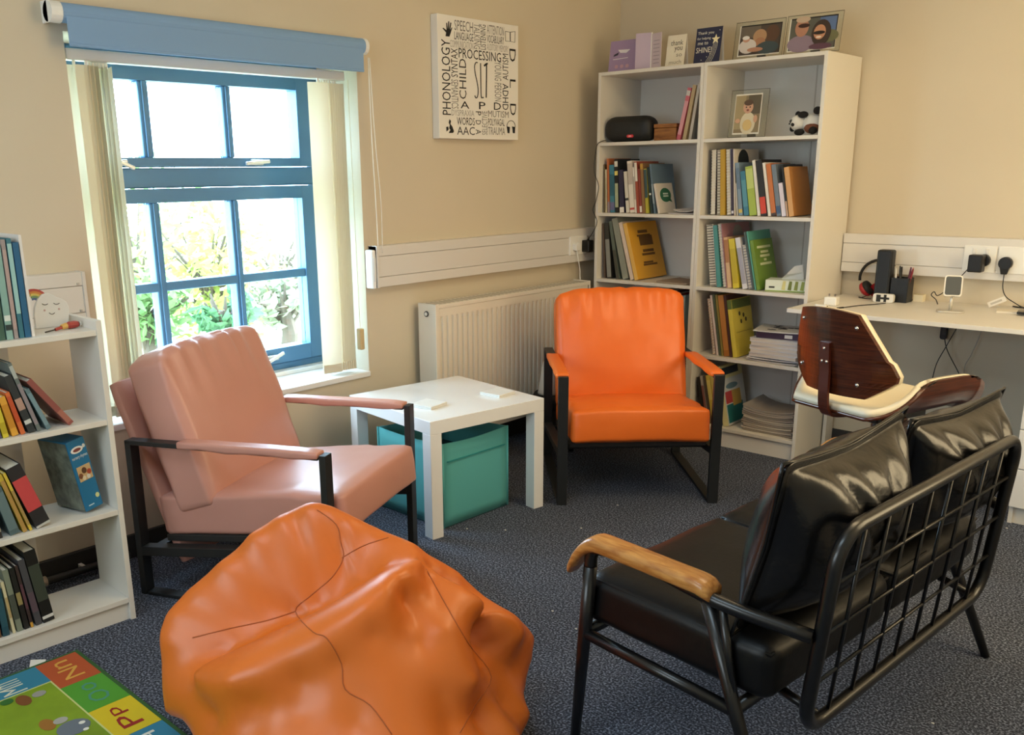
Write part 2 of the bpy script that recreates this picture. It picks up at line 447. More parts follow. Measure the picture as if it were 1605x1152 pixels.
# dado trunking ------------------------------------------------------------------
TZ0, TZ1 = .8446, 1.0144
TR = M('#dcd8d2', .4)
def trunk(name, axis, a, b, endcaps=()):
    t = sempty(name)
    def bx(n, u0, u1, d, z0, z1, m=TR, bv=.002):
        mb = MB().box(0.0005, d, u0, u1, z0, z1) if axis == 'y' else MB().box(u0, u1, -d, -.0005, z0, z1)
        return part(n, t, mb, m, bv)
    bx('back_channel', a, b, .040, TZ0 + .002, TZ1 - .002)
    bx('top_cover', a, b, .050, TZ1 - .042, TZ1)
    bx('middle_cover', a, b, .0485, TZ0 + .0425, TZ1 - .0435)
    bx('bottom_cover', a, b, .050, TZ0, TZ0 + .041)
    for u in endcaps: bx('end_cap', u, u + .012, .053, TZ0 - .002, TZ1 + .002)
    return t, bx
t1, bx1 = trunk('trim_1', 'y', -1.79, -.002, (-1.79,))
bx1('socket_plate', -.475, -.33, .056, TZ0 + .038, TZ1 - .036, PLASTIC_W, .003)
t2, bx2 = trunk('trim_2', 'y', RY + .01, -3.02, (-3.032,))
for z in (TZ1 - .04, TZ0 + .045): bx2('screw', -3.05, -3.042, .052, z, z + .008, M('#a8a8a8', .3, .5), .001)
t3, bx3 = trunk('trim_3', 'x', 1.288, RX - .01)
for x0 in (1.80, 1.93): bx3('socket_plate', x0, x0 + .125, .055, TZ0 + .03, TZ1 - .03, PLASTIC_W, .003)
for x0 in (1.835, 1.885): bx3('socket_switch', x0, x0 + .012, .059, TZ1 - .062, TZ1 - .042, WHITE, .001)

# outdoors ------------------------------------------------------------------------
gr = struct('ground', MB().box(-40, -.4, -30, 30, -.9, -.8), M('#b9bda2', .9, var=(.8, .2)))
def tree(px, py, xw, rad, h, seed, label, hexc, nleaf=2600):
    c = PX(px, py, xw); rnd = random.Random(seed)
    t = thing('garden_tree', label, 'tree', (c[0], c[1], -.8), 0, 'trees outside the window')
    zc = c[2] + .8
    br = MB()
    br.tube([(0, 0, 0), (.05, .02, zc * .5), (0, 0, zc)], [.11, .09, .04], 8)
    tips = []
    for k in range(14):
        a = rnd.uniform(0, 6.28); e = rnd.uniform(-.2, 1.2); l = rad * rnd.uniform(.6, .95)
        p = Vector((math.cos(a) * math.cos(e) * l, math.sin(a) * math.cos(e) * l, zc + math.sin(e) * l * h))
        br.tube([(0, 0, zc * rnd.uniform(.4, .9)), p * .5 + Vector((0, 0, zc * .4)), p], [.035, .022, .008], 5); tips.append(p)
    part('branches', t, br, M('#4a4034', .9))
    fo = MB()
    for k in range(nleaf):
        a = rnd.uniform(0, 6.28); u = rnd.uniform(-1, 1); rr = rad * rnd.random() ** .4
        s = math.sqrt(1 - u * u)
        p = Vector((s * math.cos(a) * rr, s * math.sin(a) * rr, zc + u * rr * h))
        if noise.noise(p * 2.2 + Vector((seed, 0, 0))) < -.08: continue
        d = Vector((rnd.gauss(0, 1), rnd.gauss(0, 1), rnd.gauss(0, .7))).normalized()
        e = d.cross(Vector((rnd.gauss(0, 1), rnd.gauss(0, 1), rnd.gauss(0, 1)))).normalized()
        L = rnd.uniform(.05, .11); Wd = L * .45; n = d.cross(e) * L * .1
        fo.add([p - d * L, p + e * Wd + n, p + d * L, p - e * Wd + n], [(0, 1, 2, 3)])
    o = part('foliage', t, fo, leaf_like(hexc, .4)); o['kind'] = 'stuff'
tree(215, 405, -10.5, 1.55, 1.1, 3, 'leafy green garden tree outside, beside the stacked slats', '#6f8a4c', 2200)
tree(325, 435, -7.2, .95, 1.0, 5, 'low bushy yellow-green tree outside the middle panes', '#8a9648', 1700)
tree(440, 425, -10.5, 1.2, .8, 8, 'pale sparse grey-green tree outside the farthest column of panes', '#8c9878', 1100)
for k, (px, py, xw, r_) in enumerate(((225, 480, -5.2, .5), (445, 470, -5.6, .45), (350, 487, -4.0, .28))):
    tree(px, py, xw, r_, .7, 20 + k, ('dark green low shrub outside below the leafy tree', 'dull grey-green shrub outside below the sparse tree', 'dense deep green shrub outside below the bushy tree')[k], ('#5c7a44', '#7c8468', '#456e48')[k], 620)

# ------------------------------------------------------------------ things on the window wall
rb = thing('roller_blind', 'grey-blue fabric roller blind rolled up above the window', 'blind', (0, -2.42, 1.70))
BL = M('#84a6cc', .8, bump=(300, .2, .0006))
def ry(c): return c + 2.42
part('tube', rb, MB().tube([(.045, ry(-3.0), .08), (.045, ry(-1.822), .08)], .029, 20), BL, smooth=False)
part('fabric', rb, MB().box(.068, .0712, ry(-2.99), ry(-1.835), -.008, .085), BL)
part('bottom_bar', rb, MB().box(.064, .0745, ry(-2.99), ry(-1.835), -.016, -.006), BL, .003)
for y0, y1 in ((-3.034, -3.0), (-1.822, -1.806)):
    part('bracket', rb, MB().tube([(.045, ry(y0), .08), (.045, ry(y1), .08)], .031, 16), PLASTIC_W)
    part('bracket_plate', rb, MB().box(.0005, .045, ry(y0), ry(y0) + .008, .05, .112), PLASTIC_W, .002)
vb = thing('vertical_blind', 'cream vertical slat blind stacked to both sides of the window', 'blind', (-.06, -2.40, WZ0))
def vy(c): return c + 2.40
vh = 1.69 - WZ0
part('headrail', vb, MB().box(.01, .05, vy(-2.968), vy(-1.866), vh - .034, vh), M('#d9d8d4', .4), .004)
SL = leaf_like('#eae1c8', .25, .8, 'blind_fabric')
def slat(yc, rot, xo):
    mb = MB(); n = 6
    def f(u, v):
        a = (u - .5) * .089; bow = .006 * math.cos((u - .5) * 3.1)
        return Vector((bow, a, .028 + v * (vh - .075)))
    mb.grid(f, n, 1)
    mb = xf(mb, TRS((xo, vy(yc), 0), rz=rot))
    s = part('slat', vb, mb, SL, smooth=True)
    part('slat_weight', s, xf(MB().box(-.004, .006, -.043, .043, .024, .06), TRS((xo, vy(yc), 0), rz=rot)), M('#ddd6c0', .6), .002)
    part('slat_hook', s, MB().box(xo - .003, xo + .003, vy(yc) - .004, vy(yc) + .004, vh - .05, vh - .033), PLASTIC_W)
slat(-2.938, 6, .03); slat(-2.905, 14, .045)
for k in range(7): slat(-2.893 + k * .011, 55 + k * 5, .018)
slat(-2.005, -10, .055)
for k in range(7): slat(-1.972 + k * .013, -52 - k * 4, .018)
cw = part('cord_weight', vb, MB().box(.05, .075, vy(-1.866), vy(-1.842), .10, .19), M('#c9b083', .6), .005)
part('cord', cw, MB().tube([(.062, vy(-1.854), .19), (.055, vy(-1.856), vh - .03)], .0012, 5), M('#e6dcb8', .7))
cords = thing('blind_cord', 'long white looped pull cord hanging from the roller blind', 'cord', (.03, -1.79, .99))
CW = M('#efece4', .6)
for k, dy in enumerate((0.0, .028)):
    pth = smooth_path([(.03, -.012 + dy * .25, .75), (.02, .0 + dy * .6, .45), (.02, .008 + dy, .2), (.022, .01 + dy * .8, -.005)], 5)
    part('strand', cords, MB().tube(pth, .0018, 6), CW, smooth=True)
cl = thing('cord_cleat', 'white plastic cord tensioner box at the end of the trunking', 'cord holder', (.0, -1.8, .84))
part('body', cl, MB().box(.0005, .048, -.011, .009, .0, .16), M('#f4f4f2', .35), .006)
part('clip', cl, MB().box(.048, .052, -.007, .005, .03, .13), M('#e2e4e4', .35), .002)

# canvas print ---------------------------------------------------------------
cv = thing('canvas_print', 'white canvas print covered in black and grey words around the letters SLT', 'picture', (0.001, -1.135, 1.4466))
cy0, cy1, cz0, cz1, cdp = -1.3973, -.8733, 1.4466, 1.9446, .0406
part('canvas', cv, MB().box(0, cdp - .001, cy0 + 1.135, cy1 + 1.135, 0, cz1 - cz0), M('#ece8e0', .8, bump=(500, .15, .0005)), .002)
INK = {'k': M('#141414', .8), 'd': M('#3a3836', .8), 'g': M('#7c7874', .8), 'l': M('#a8a39c', .8)}
CU, CVv = (0, 1, 0), (0, 0, 1)
def cpt(zx, zy):
    p = PX(660 + zx / 5.236, 10 + zy / 5.236, cdp); return p[1] + 1.135, p[2] - cz0
WORDS = [('SPEECH', 272, 120, 425, 205, 0, 'g'), ('LANGUAGE', 272, 215, 428, 280, 0, 'd'), ('COMMUNICATION', 237, 285, 428, 345, 0, 'l'),
 ('TALKING', 432, 142, 482, 350, -90, 'g'), ('LISTENING', 485, 150, 530, 355, 90, 'd'), ('ATTENTION', 540, 160, 680, 235, 0, 'g'),
 ('VOCABULARY', 540, 242, 680, 305, 0, 'd'), ('AUDITORY MEMORY', 540, 315, 715, 370, 0, 'l'), ('PROCESSING', 308, 362, 655, 440, 0, 'k'),
 ('PHONOLOGY', 170, 270, 240, 890, 90, 'k'), ('SYNTAX', 245, 345, 300, 580, 90, 'k'), ('SEMANTICS', 248, 600, 305, 840, -90, 'g'),
 ('CHILD', 312, 430, 370, 760, 90, 'd'), ('YOUNG PERSON', 603, 455, 658, 780, -90, 'g'),
 ('AUTISM', 668, 390, 715, 605, 90, 'd'), ('ADHD', 668, 635, 715, 850, -90, 'k'), ('D', 724, 350, 775, 455, -90, 'k'),
 ('L', 728, 600, 775, 670, -90, 'k'), ('D', 730, 800, 778, 895, -90, 'k'), ('A', 323, 780, 395, 838, 0, 'k'), ('P', 475, 785, 528, 845, 0, 'k'),
 ('D', 597, 790, 655, 850, 0, 'k'), ('DYSPRAXIA', 250, 850, 435, 900, 0, 'l'), ('P', 448, 862, 492, 895, -90, 'k'), ('D', 448, 935, 490, 970, -90, 'k'),
 ('A', 448, 1010, 492, 1050, -90, 'k'), ('SELECTIVE', 500, 860, 543, 1055, 90, 'g'), ('MUTISM', 550, 858, 718, 912, 0, 'g'),
 ('POLYVAGAL', 550, 922, 685, 980, 0, 'd'), ('TRAUMA', 550, 992, 688, 1055, 0, 'g'), ('WORDS', 293, 912, 440, 975, 0, 'k'), ('AAC', 295, 988, 440, 1055, 0, 'd')]
for s, x0, y0, x1, y1, rot, c in WORDS:
    a = cpt(x0, (y0 + y1) / 2)[0]; b = cpt(x1, (y0 + y1) / 2)[0]; zt = cpt((x0 + x1) / 2, y0)[1]; zb = cpt((x0 + x1) / 2, y1)[1]
    text_on('lettering', cv, s, (cdp - .001, a, zb), CU, CVv, b - a, zt - zb, INK[c], rot)
for st_, rr_ in (([(462, 462), (448, 462), (438, 490), (442, 545), (456, 610), (466, 670), (466, 720), (458, 748), (446, 748), (440, 732)], .0024), ([(487, 466), (489, 600), (492, 735), (500, 748), (512, 748)], .0024), ([(536, 478), (535, 600), (533, 750)], .0030), ([(516, 488), (530, 476), (542, 470)], .0042)):
    part('lettering', cv, MB().tube([(cdp - .0005, *cpt(*q_)) for q_ in smooth_path(st_, 4)], rr_, 6), INK['k'], smooth=True)
def cpoly(name, pts, c='k'):
    q = [cpt(*p) for p in pts]; patch(name, cv, (cdp - .001, 0, 0), CU, CVv, q, INK[c], .0003, .0004)
cpoly('hand_icon', [(200, 245), (205, 215), (175, 180), (182, 175), (208, 196), (205, 135), (213, 135), (218, 190), (222, 122), (230, 123), (229, 190), (240, 132), (248, 135), (238, 195), (250, 172), (255, 176), (240, 225), (232, 248)])
for pl in ([(690, 205), (728, 212), (730, 288), (692, 285)], [(732, 212), (770, 206), (768, 296), (733, 288)]):
    q = [cpt(*p) for p in pl]
    part('book_icon', cv, MB().tube([(cdp, a, b) for a, b in q + q[:1]], .0012, 4), INK['k'])
cpoly('map_icon', [(232, 925), (245, 940), (240, 965), (255, 985), (270, 1025), (262, 1038), (225, 1040), (240, 1015), (230, 1000), (235, 975), (226, 955)])
cpoly('map_icon', [(205, 990), (222, 985), (226, 1010), (208, 1028)])
part('headphone_icon', cv, MB().tube([(cdp, *cpt(737 + 34 * math.cos(R(a)), 985 - 48 * math.sin(R(a)))) for a in range(-10, 191, 20)], .0013, 5), INK['k'])
for x0, x1 in ((703, 728), (746, 772)): cpoly('headphone_icon', [(x0, 985), (x1, 990), (x1 - 3, 1042), (x0 + 6, 1040)])

# radiator -------------------------------------------------------------------
ryr = float(PX(926, 440, .14)[1]); ry0 = -1.5431
rd = thing('radiator', 'white fluted panel radiator mounted below the wall trunking', 'radiator', (.0, (ry0 + ryr) / 2, .13))
RM = M('#e6dfd0', .35)
rw = (ryr - ry0) / 2; rh = .754 - .13
n = int(2 * rw / .0335)
def rprof(u):
    y = -rw + .022 + u * (2 * rw - .044); ph = (u * n) % 1.0
    return y, .1375 - (.010 if .26 < ph < .74 else 0)
mb = MB(); us = []
for k in range(n):
    us += [(k + .0) / n, (k + .24) / n, (k + .30) / n, (k + .70) / n, (k + .76) / n]
us.append(1.0)
vs = []; fs = []
zz = [.0, .028, .045, rh - .075, rh - .055, rh - .022]
for j, z in enumerate(zz):
    for i, u in enumerate(us):
        y, x = rprof(u)
        if j in (0, 1, 4, 5): x = .1375
        vs.append((x, y, z))
for j in range(len(zz) - 1):
    for i in range(len(us) - 1):
        a = j * len(us) + i; fs.append((a, a + 1, a + 1 + len(us), a + len(us)))
part('front_panel', rd, mb.add(vs, fs), RM)
part('back_panel', rd, MB().box(.035, .055, -rw + .01, rw - .01, .0, rh - .02), RM, .003)
for s_ in (-1, 1): part('side_panel', rd, MB().box(.03, .14, s_ * rw - (0 if s_ < 0 else .008), s_ * rw + (.008 if s_ < 0 else 0), -.01, rh), RM, .003)
tg = part('top_grille', rd, MB().box(.03, .14, -rw + .008, rw - .008, rh - .022, rh - .004), RM, .003)
for k in range(40):
    y = -rw + .03 + k * (2 * rw - .06) / 39
    part('grille_slot', tg, MB().box(.05, .12, y - .003, y + .003, rh - .0045, rh - .0035), M('#8c877c', .6))
part('corner_strip', rd, MB().box(.136, .1425, -rw - .002, -rw + .02, -.01, rh), RM, .002)
kb = part('valve_cap', rd, MB().lathe([(.013, 0), (.013, .004), (.006, .004)], 18, Matrix.Translation((.085, -rw, rh - .045)) @ Matrix.Rotation(R(90), 4, 'X')), M('#2c2c2c', .5))
part('valve_centre', kb, MB().lathe([(.008, .004), (.008, .006)], 14, Matrix.Translation((.085, -rw, rh - .045)) @ Matrix.Rotation(R(90), 4, 'X')), PLASTIC_W)
for s_ in (-1, 1):
    part('pipe_tail', rd, MB().tube([(.09, s_ * (rw - .03), 0), (.09, s_ * (rw - .03), -.13)], .008, 10), WHITE, smooth=True)
# wall brackets so that it hangs on the wall
for s_ in (-1, 1): part('wall_bracket', rd, MB().box(.0015, .036, s_ * rw * .7 - .02, s_ * rw * .7 + .02, .05, rh - .1), RM)

# heating pipe on the skirting behind the low bookcase
hp = thing('heating_pipe', 'thin grey heating pipe clipped along the dark skirting', 'pipe', (.045, -3.6, .03))
part('pipe', hp, MB().tube([(0, -.8, 0), (0, .62, 0)], .011, 10), M('#4a4a48', .4, .3), smooth=True)
part('joint', hp, MB().tube([(0, .30, 0), (0, .33, 0)], .017, 10), M('#c9b9a4', .6), smooth=True)
for y in (-.3, .45): part('clip', hp, MB().box(-.029, .0, y, y + .012, -.012, .012), PLASTIC_W)
# ------------------------------------------------------------------ armchairs
def armchair(label, loc, ang, lea, seed):
    D, Wd, H = .70, .65, .53
    t = thing('armchair', label, 'armchair', (loc[0], loc[1], 0), R(ang))
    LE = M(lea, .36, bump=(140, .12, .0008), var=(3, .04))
    FM = M('#1d1f20', .45)
    hw = Wd / 2
    for s in (-1, 1):
        ya, yb = sorted((s * hw, s * (hw - .040)))
        part('leg', t, MB().box(D / 2 - .022, D / 2, ya, yb, .0, H), FM, .002)
        part('leg', t, MB().box(-D / 2, -D / 2 + .022, ya, yb, .0, H - .012), FM, .002)
        part('floor_runner', t, MB().box(-D / 2 + .026, D / 2 - .026, ya, yb, .0, .012), FM, .002)
        part('arm_bar', t, MB().hexa([(-D / 2, ya, H - .026), (D / 2 - .026, ya, H - .016), (D / 2 - .026, yb, H - .016), (-D / 2, yb, H - .026),
                                      (-D / 2, ya, H - .012), (D / 2 - .026, ya, H), (D / 2 - .026, yb, H), (-D / 2, yb, H - .012)]), FM, .002)
        yc = (ya + yb) / 2
        def fold(pos, p, yc=yc):
            return pos + Vector((0, 0, .0025 * math.sin(pos.x * 30) * (1 if p[2] < 0 else 0)))
        ap = puff(.240, .027, .012, .009, (0, 0, .002), 10, .0015, 30, seed, fold)
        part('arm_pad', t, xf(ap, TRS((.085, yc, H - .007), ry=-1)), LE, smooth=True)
        part('side_rail', t, MB().hexa([(-D / 2 + .02, ya, .135), (D / 2 - .02, ya, .205), (D / 2 - .02, yb, .205), (-D / 2 + .02, yb, .135),
                                        (-D / 2 + .02, ya, .165), (D / 2 - .02, ya, .235), (D / 2 - .02, yb, .235), (-D / 2 + .02, yb, .165)]), FM, .002)
    part('cross_rail', t, MB().box(D / 2 - .14, D / 2 - .11, -hw + .046, hw - .046, .205, .23), FM, .002)
    part('cross_rail', t, MB().box(-D / 2 + .03, -D / 2 + .06, -hw + .046, hw - .046, .13, .155), FM, .002)
    # seat base slopes back
    cw_ = hw - .052
    part('seat_base', t, xf(MB().box(-.29, .30, -cw_, cw_, -.012, .012), TRS((.02, 0, .215), ry=-6)), M('#24211f', .8), .004)
    def sfold(pos, p):
        if p[0] > .5 and abs(p[1]) > .5: pos = pos + Vector((0, 0, -.010 * (abs(p[1]) - .5)))
        return pos
    sc = puff(.33, cw_, .066, .016, (.010, .002, .014), 24, .003, 9, seed + 1, sfold)
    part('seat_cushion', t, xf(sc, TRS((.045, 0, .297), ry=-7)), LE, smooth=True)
    tilt = 20
    # leather-wrapped back panel
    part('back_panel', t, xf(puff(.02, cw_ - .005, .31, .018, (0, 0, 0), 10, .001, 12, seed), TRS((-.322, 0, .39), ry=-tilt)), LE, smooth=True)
    def bfold(pos, p):
        up = max(0.0, p[2] - .15) / .85
        g = math.sin(p[1] * 21 + seed * 2 + 2 * noise.noise(Vector((p[1] * 3, seed, 0)))) * up ** 1.3 * .0085
        g += -.026 * (math.exp(-((p[1] + .08) / .06) ** 2) + .8 * math.exp(-((p[1] - .12) / .05) ** 2)) * up ** 1.6 * (.6 if p[0] > 0 else 0)
        pos = pos + Vector((g if p[0] > -.3 else 0, 0, .012 * up * (1 - p[1] * p[1]) - .022 * up * max(0, abs(p[1]) - .75) * 4))
        return pos
    bc = puff(.070, cw_ + .010, .252, .020, (.034, .003, .004), 30, .004, 8, seed + 3, bfold)
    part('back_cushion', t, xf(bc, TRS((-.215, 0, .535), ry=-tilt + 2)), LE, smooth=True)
    # stitched seam loop on the front of the back cushion
    sm = []
    for k in range(41):
        a = 2 * math.pi * k / 40
        c, s = math.cos(a), math.sin(a)
        m = max(abs(c), abs(s)); sm.append(Vector((.030, c / m * (cw_ + .006), s / m * .262)))
    return t
armchair('orange leather armchair with black metal frame in front of the tall white bookcases', (.814, -1.07), -46.7, '#ee7022', 1)
armchair('orange leather armchair by the window, paled to salmon as painted haze, dark metal frame', (.499, -2.641), 23.6, '#cc9485', 2)  # same orange leather, with window flare painted in as a paler salmon

# ------------------------------------------------------------------ coffee table, coasters, storage cube
tb = thing('coffee_table', 'square white coffee table with thick legs between the two armchairs', 'table', (.469, -1.823, 0), R(-8.652))
h = .275
part('table_top', tb, MB().box(-h, h, -h, h, .40, .45), WHITE_GLOSS, .0015)
for sx in (-1, 1):
    for sy in (-1, 1):
        x0, x1 = sorted((sx * h, sx * (h - .05))); y0, y1 = sorted((sy * h, sy * (h - .05)))
        part('leg', tb, MB().box(x0, x1, y0, y1, 0, .40), WHITE_GLOSS, .0015)
def coaster(px, py, label, rz):
    p = PZ(px, py, .45)
    t = thing('coaster_stack', label, 'coaster', (p[0], p[1], .45), R(rz), 'coasters on the coffee table')
    for k in range(2): part('coaster', t, MB().box(-.05, .05, -.05, .05, .0065 * k, .0065 * k + .006), M('#e9e7e0', .4), .0015)
coaster(672, 636, 'small white square coasters near the haze-paled armchair side of the table', 8)
coaster(780, 618, 'small white square coasters near the orange armchair side of the table', 2)
bxp = thing('storage_cube', 'turquoise fabric storage cube under the white coffee table', 'storage box', (.475, -1.85, 0), R(-1.5))
TQ = M('#5cb2b2', .85, bump=(400, .25, .0006))
TQI = M('#23474c', .9)
hx, hh, zt = .185, .178, .335
def wall_sheet(x0, x1, y0, y1, ax):
    mb = MB(); nn_ = 8
    def f(u, v):
        b = .008 * math.sin(math.pi * u) * math.sin(math.pi * v) * (1 - .5 * v)
        dz = -.008 * math.sin(math.pi * u) * v
        x = x0 + (x1 - x0) * u; y = y0 + (y1 - y0) * u
        return Vector((x + ax[0] * b, y + ax[1] * b, .006 + v * (zt - .006) + dz))
    mb.grid(f, nn_, nn_)
    return mb
for x0, x1, y0, y1, ax in ((-hx, hx, -hh, -hh, (0, -1)), (-hx, hx, hh, hh, (0, 1)), (-hx, -hx, -hh, hh, (-1, 0)), (hx, hx, -hh, hh, (1, 0))):
    o = part('side_panel', bxp, wall_sheet(x0, x1, y0, y1, ax), TQ, smooth=True)
    md = o.modifiers.new('thick', 'SOLIDIFY'); md.thickness = .006; md.offset = -1
part('bottom_panel', bxp, MB().box(-hx, hx, -hh, hh, .001, .012), TQI)
part('lining', bxp, MB().box(-hx + .008, hx - .008, -hh + .008, hh - .008, .20, .21), TQI)
part('seam', bxp, MB().box(hx + .002, hx + .009, -hh + .02, hh - .02, .262, .265), M('#2c8f92', .9))
for x, y in ((-hx, -hh), (hx, -hh), (hx, hh), (-hx, hh)):
    part('edge_piping', bxp, MB().tube([(x, y, .004), (x, y, zt)], .0045, 6), TQ, smooth=True)

# black stool with a white diffuser between radiator and orange chair
st = thing('round_stool', 'low round black stool beside the radiator behind the orange armchair', 'stool', (.302, -.85, 0))
part('seat', st, MB().lathe([(.13, .20), (.14, .21), (.142, .25), (.135, .262), (.0, .264)], 28, cap=False), M('#141516', .6), smooth=True)
for k in range(3):
    a = R(90 + 120 * k); part('leg', st, MB().tube([(.09 * math.cos(a), .09 * math.sin(a), .215), (.125 * math.cos(a), .125 * math.sin(a), 0)], .012, 8), M('#141516', .6), smooth=True)
df = thing('white_diffuser', 'white tapered diffuser standing on the black stool', 'diffuser', (.265, -.90, .2645))
part('body', df, MB().lathe([(.050, 0), (.056, .006), (.055, .02), (.034, .15), (.022, .172), (0, .176)], 24, cap=False), M('#eeece6', .4), smooth=True)
part('base_ring', df, MB().lathe([(.052, .0), (.058, .0), (.058, .006), (.052, .006)], 24), M('#c9c7c2', .4))

# ------------------------------------------------------------------ bean bag (radial surface through control points)
def beanbag():
    c0 = np.array([1.415, -3.075]); ctr = np.array([c0[0], c0[1], .16])
    nrm = np.array([CAM[0] - c0[0], CAM[1] - c0[1], 0]); nrm /= np.linalg.norm(nrm)
    def P(px, py, d):
        return PN(px, py, (c0[0] + nrm[0] * d, c0[1] + nrm[1] * d, 0), nrm)
    pts = []
    def line(a, b, n, bulge=0.0):
        for k in range(n + 1):
            t = k / n
            pts.append(P(a[0] + (b[0] - a[0]) * t, a[1] + (b[1] - a[1]) * t, a[2] + (b[2] - a[2]) * t + bulge * math.sin(math.pi * t)))
    # silhouette, from the left foot over the peak to the right foot
    sil = [(262, 1120, .05), (255, 1060, .04), (258, 1000, .02), (272, 965, .0), (305, 930, -.02), (350, 890, -.04), (400, 848, -.06), (445, 818, -.08),
           (478, 800, -.09), (497, 797, -.09), (520, 806, -.08), (548, 818, -.07), (580, 832, -.06), (615, 840, -.05), (645, 850, -.03), (662, 868, .0), (664, 885, .03),
           (672, 888, .0), (690, 890, -.02), (720, 902, -.04), (755, 930, -.05), (790, 958, -.05), (820, 978, -.04), (836, 998, -.02), (833, 1035, .0), (822, 1080, .02), (800, 1120, .04)]
    for a in sil: pts.append(P(*a))
    for a in [(497, 808, -.17), (470, 818, -.17), (445, 834, -.16), (400, 866, -.14), (350, 908, -.12), (305, 945, -.1), (520, 818, -.16), (548, 830, -.15), (580, 845, -.14), (615, 855, -.13), (645, 868, -.11)]: pts.append(P(*a))
    # bright ridge running from lower left up to the right shoulder
    ridge = [(305, 1052, .15), (352, 1070, .25), (400, 1052, .258), (450, 1025, .25), (500, 1000, .25), (535, 984, .245), (575, 955, .225), (610, 925, .19), (640, 898, .13), (662, 880, .06)]
    for a, b in zip(ridge[:-1], ridge[1:]): line(a, b, 2)
    # sunken seat area above the ridge
    for a in [(440, 985, .055), (400, 1005, .065), (360, 1025, .06), (330, 1000, .04), (300, 985, .02), (500, 960, .045), (540, 945, .05), (580, 910, .03), (530, 905, -.01),
              (490, 900, -.015), (440, 900, -.02), (400, 925, -.01), (360, 945, .0), (320, 955, .0), (420, 870, -.045), (470, 840, -.065), (515, 835, -.06), (575, 862, -.03), (620, 862, -.01), (605, 885, .02), (630, 882, .04),
              (430, 950, .005), (390, 970, .02)]: pts.append(P(*a))
    # valley pinches
    for a in [(463, 960, .012), (536, 876, -.035), (500, 940, .01)]: pts.append(P(*a))
    # lower front face, steep below the ridge, folds fanning from the shoulder
    for a in [(310, 1090, .15), (340, 1120, .19), (400, 1100, .255), (400, 1140, .275), (470, 1065, .262), (470, 1120, .295), (530, 1040, .265), (530, 1100, .305), (560, 1140, .335), (585, 995, .235), (620, 1050, .27), (600, 1110, .325),
              (630, 940, .145), (650, 970, .165), (655, 1010, .205), (690, 1090, .265), (700, 1140, .295)]: pts.append(P(*a))
    for a, b in (((668, 893, .0), (728, 985, .065)), ((728, 985, .065), (772, 1062, .125))): line(a, b, 6)          # deep valley
    for a, b in (((680, 891, .03), (755, 950, .075)), ((755, 950, .075), (815, 1000, .07))): line(a, b, 6)          # fold ridge right of it
    for a, b in (((664, 900, .06), (700, 985, .185)), ((700, 985, .185), (748, 1068, .235))): line(a, b, 6)         # fold ridge left of it
    for a, b in (((690, 925, .02), (760, 1010, .075)),): line(a, b, 4)
    for a in [(800, 1050, .07), (780, 1100, .145), (740, 1130, .225), (820, 1010, .03)]: pts.append(P(*a))
    # base, underside and the back that faces away
    for k in range(24):
        a = 2 * math.pi * k / 24
        d = np.array([math.cos(a), math.sin(a), 0]); f = d @ nrm
        r = .37 + .06 * max(0, f) - .05 * max(0, -f)
        pts.append(np.array([ctr[0], ctr[1], .012]) + d * (r * .93)); pts.append(np.array([ctr[0], ctr[1], .09]) + d * (r * 1.03))
    side = np.array([-nrm[1], nrm[0], 0])
    for s_, zz_, bk in ((-.25, .2, .2), (-.12, .3, .2), (0, .36, .2), (.12, .3, .2), (.25, .2, .2), (-.15, .2, .3), (0, .24, .32), (.15, .2, .3), (0, .12, .36), (-.2, .1, .31), (.2, .1, .31)):
        pts.append(np.array([c0[0], c0[1], 0]) + side * s_ - nrm * bk + np.array([0, 0, zz_]))
    pts.append(np.array([ctr[0], ctr[1], .0]))
    V_ = np.array(pts) - ctr
    rad = np.linalg.norm(V_, axis=1); U_ = V_ / rad[:, None]
    # drop near-duplicate directions
    keep = []
    for i in range(len(U_)):
        if all(np.linalg.norm(U_[i] - U_[j]) > .022 for j in keep): keep.append(i)
    U_ = U_[keep]; rad = rad[keep]
    def K(A, B):
        d = np.linalg.norm(A[:, None, :] - B[None, :, :], axis=2)
        return -np.sqrt(d * d + .0008)
    n = len(keep); A = np.zeros((n + 1, n + 1)); A[:n, :n] = K(U_, U_) + np.eye(n) * .006; A[:n, n] = 1; A[n, :n] = 1
    w_ = np.linalg.solve(A, np.append(rad, 0))
    nu, nv = 176, 104
    uu = np.arange(nu) / nu * 2 * math.pi; vv = (np.arange(nv + 1) / nv) * math.pi
    dirs = np.array([[math.sin(b) * math.cos(a), math.sin(b) * math.sin(a), math.cos(b)] for b in vv for a in uu])
    rr = K(dirs, U_) @ w_[:n] + w_[n]
    rr = np.clip(rr, .1, .75)
    # fine cloth creases radiating from the pinch points
    pos = ctr + dirs * rr[:, None]
    pinch = [P(463, 960, .06), P(536, 874, 0), P(664, 890, .03), P(772, 1062, .15)]
    for i, d in enumerate(dirs):
        q = pos[i]; am = 0
        for k, pp in enumerate(pinch):
            dv = q - pp; ds = np.linalg.norm(dv)
            if ds < .28:
                an = math.atan2(dv[2] + .3 * dv[0], dv @ side)
                am += .0025 * math.exp(-ds / .06) * math.sin(an * 7 + k * 2 + 3 * noise.noise(Vector(q) * 6))
        am += .004 * noise.noise(Vector(q * np.array([9, 9, 5]))) + .0012 * noise.noise(Vector(q * np.array([26, 26, 14])))
        pos[i] = q + d * am
    pos[:, 2] = np.maximum(pos[:, 2], .0065)
    t = thing('bean_bag', 'slumped orange leatherette bean bag on the carpet', 'bean bag', (c0[0], c0[1], 0))
    loc = np.array([c0[0], c0[1], 0])
    mb = MB(); vs = [tuple(q - loc) for q in pos]
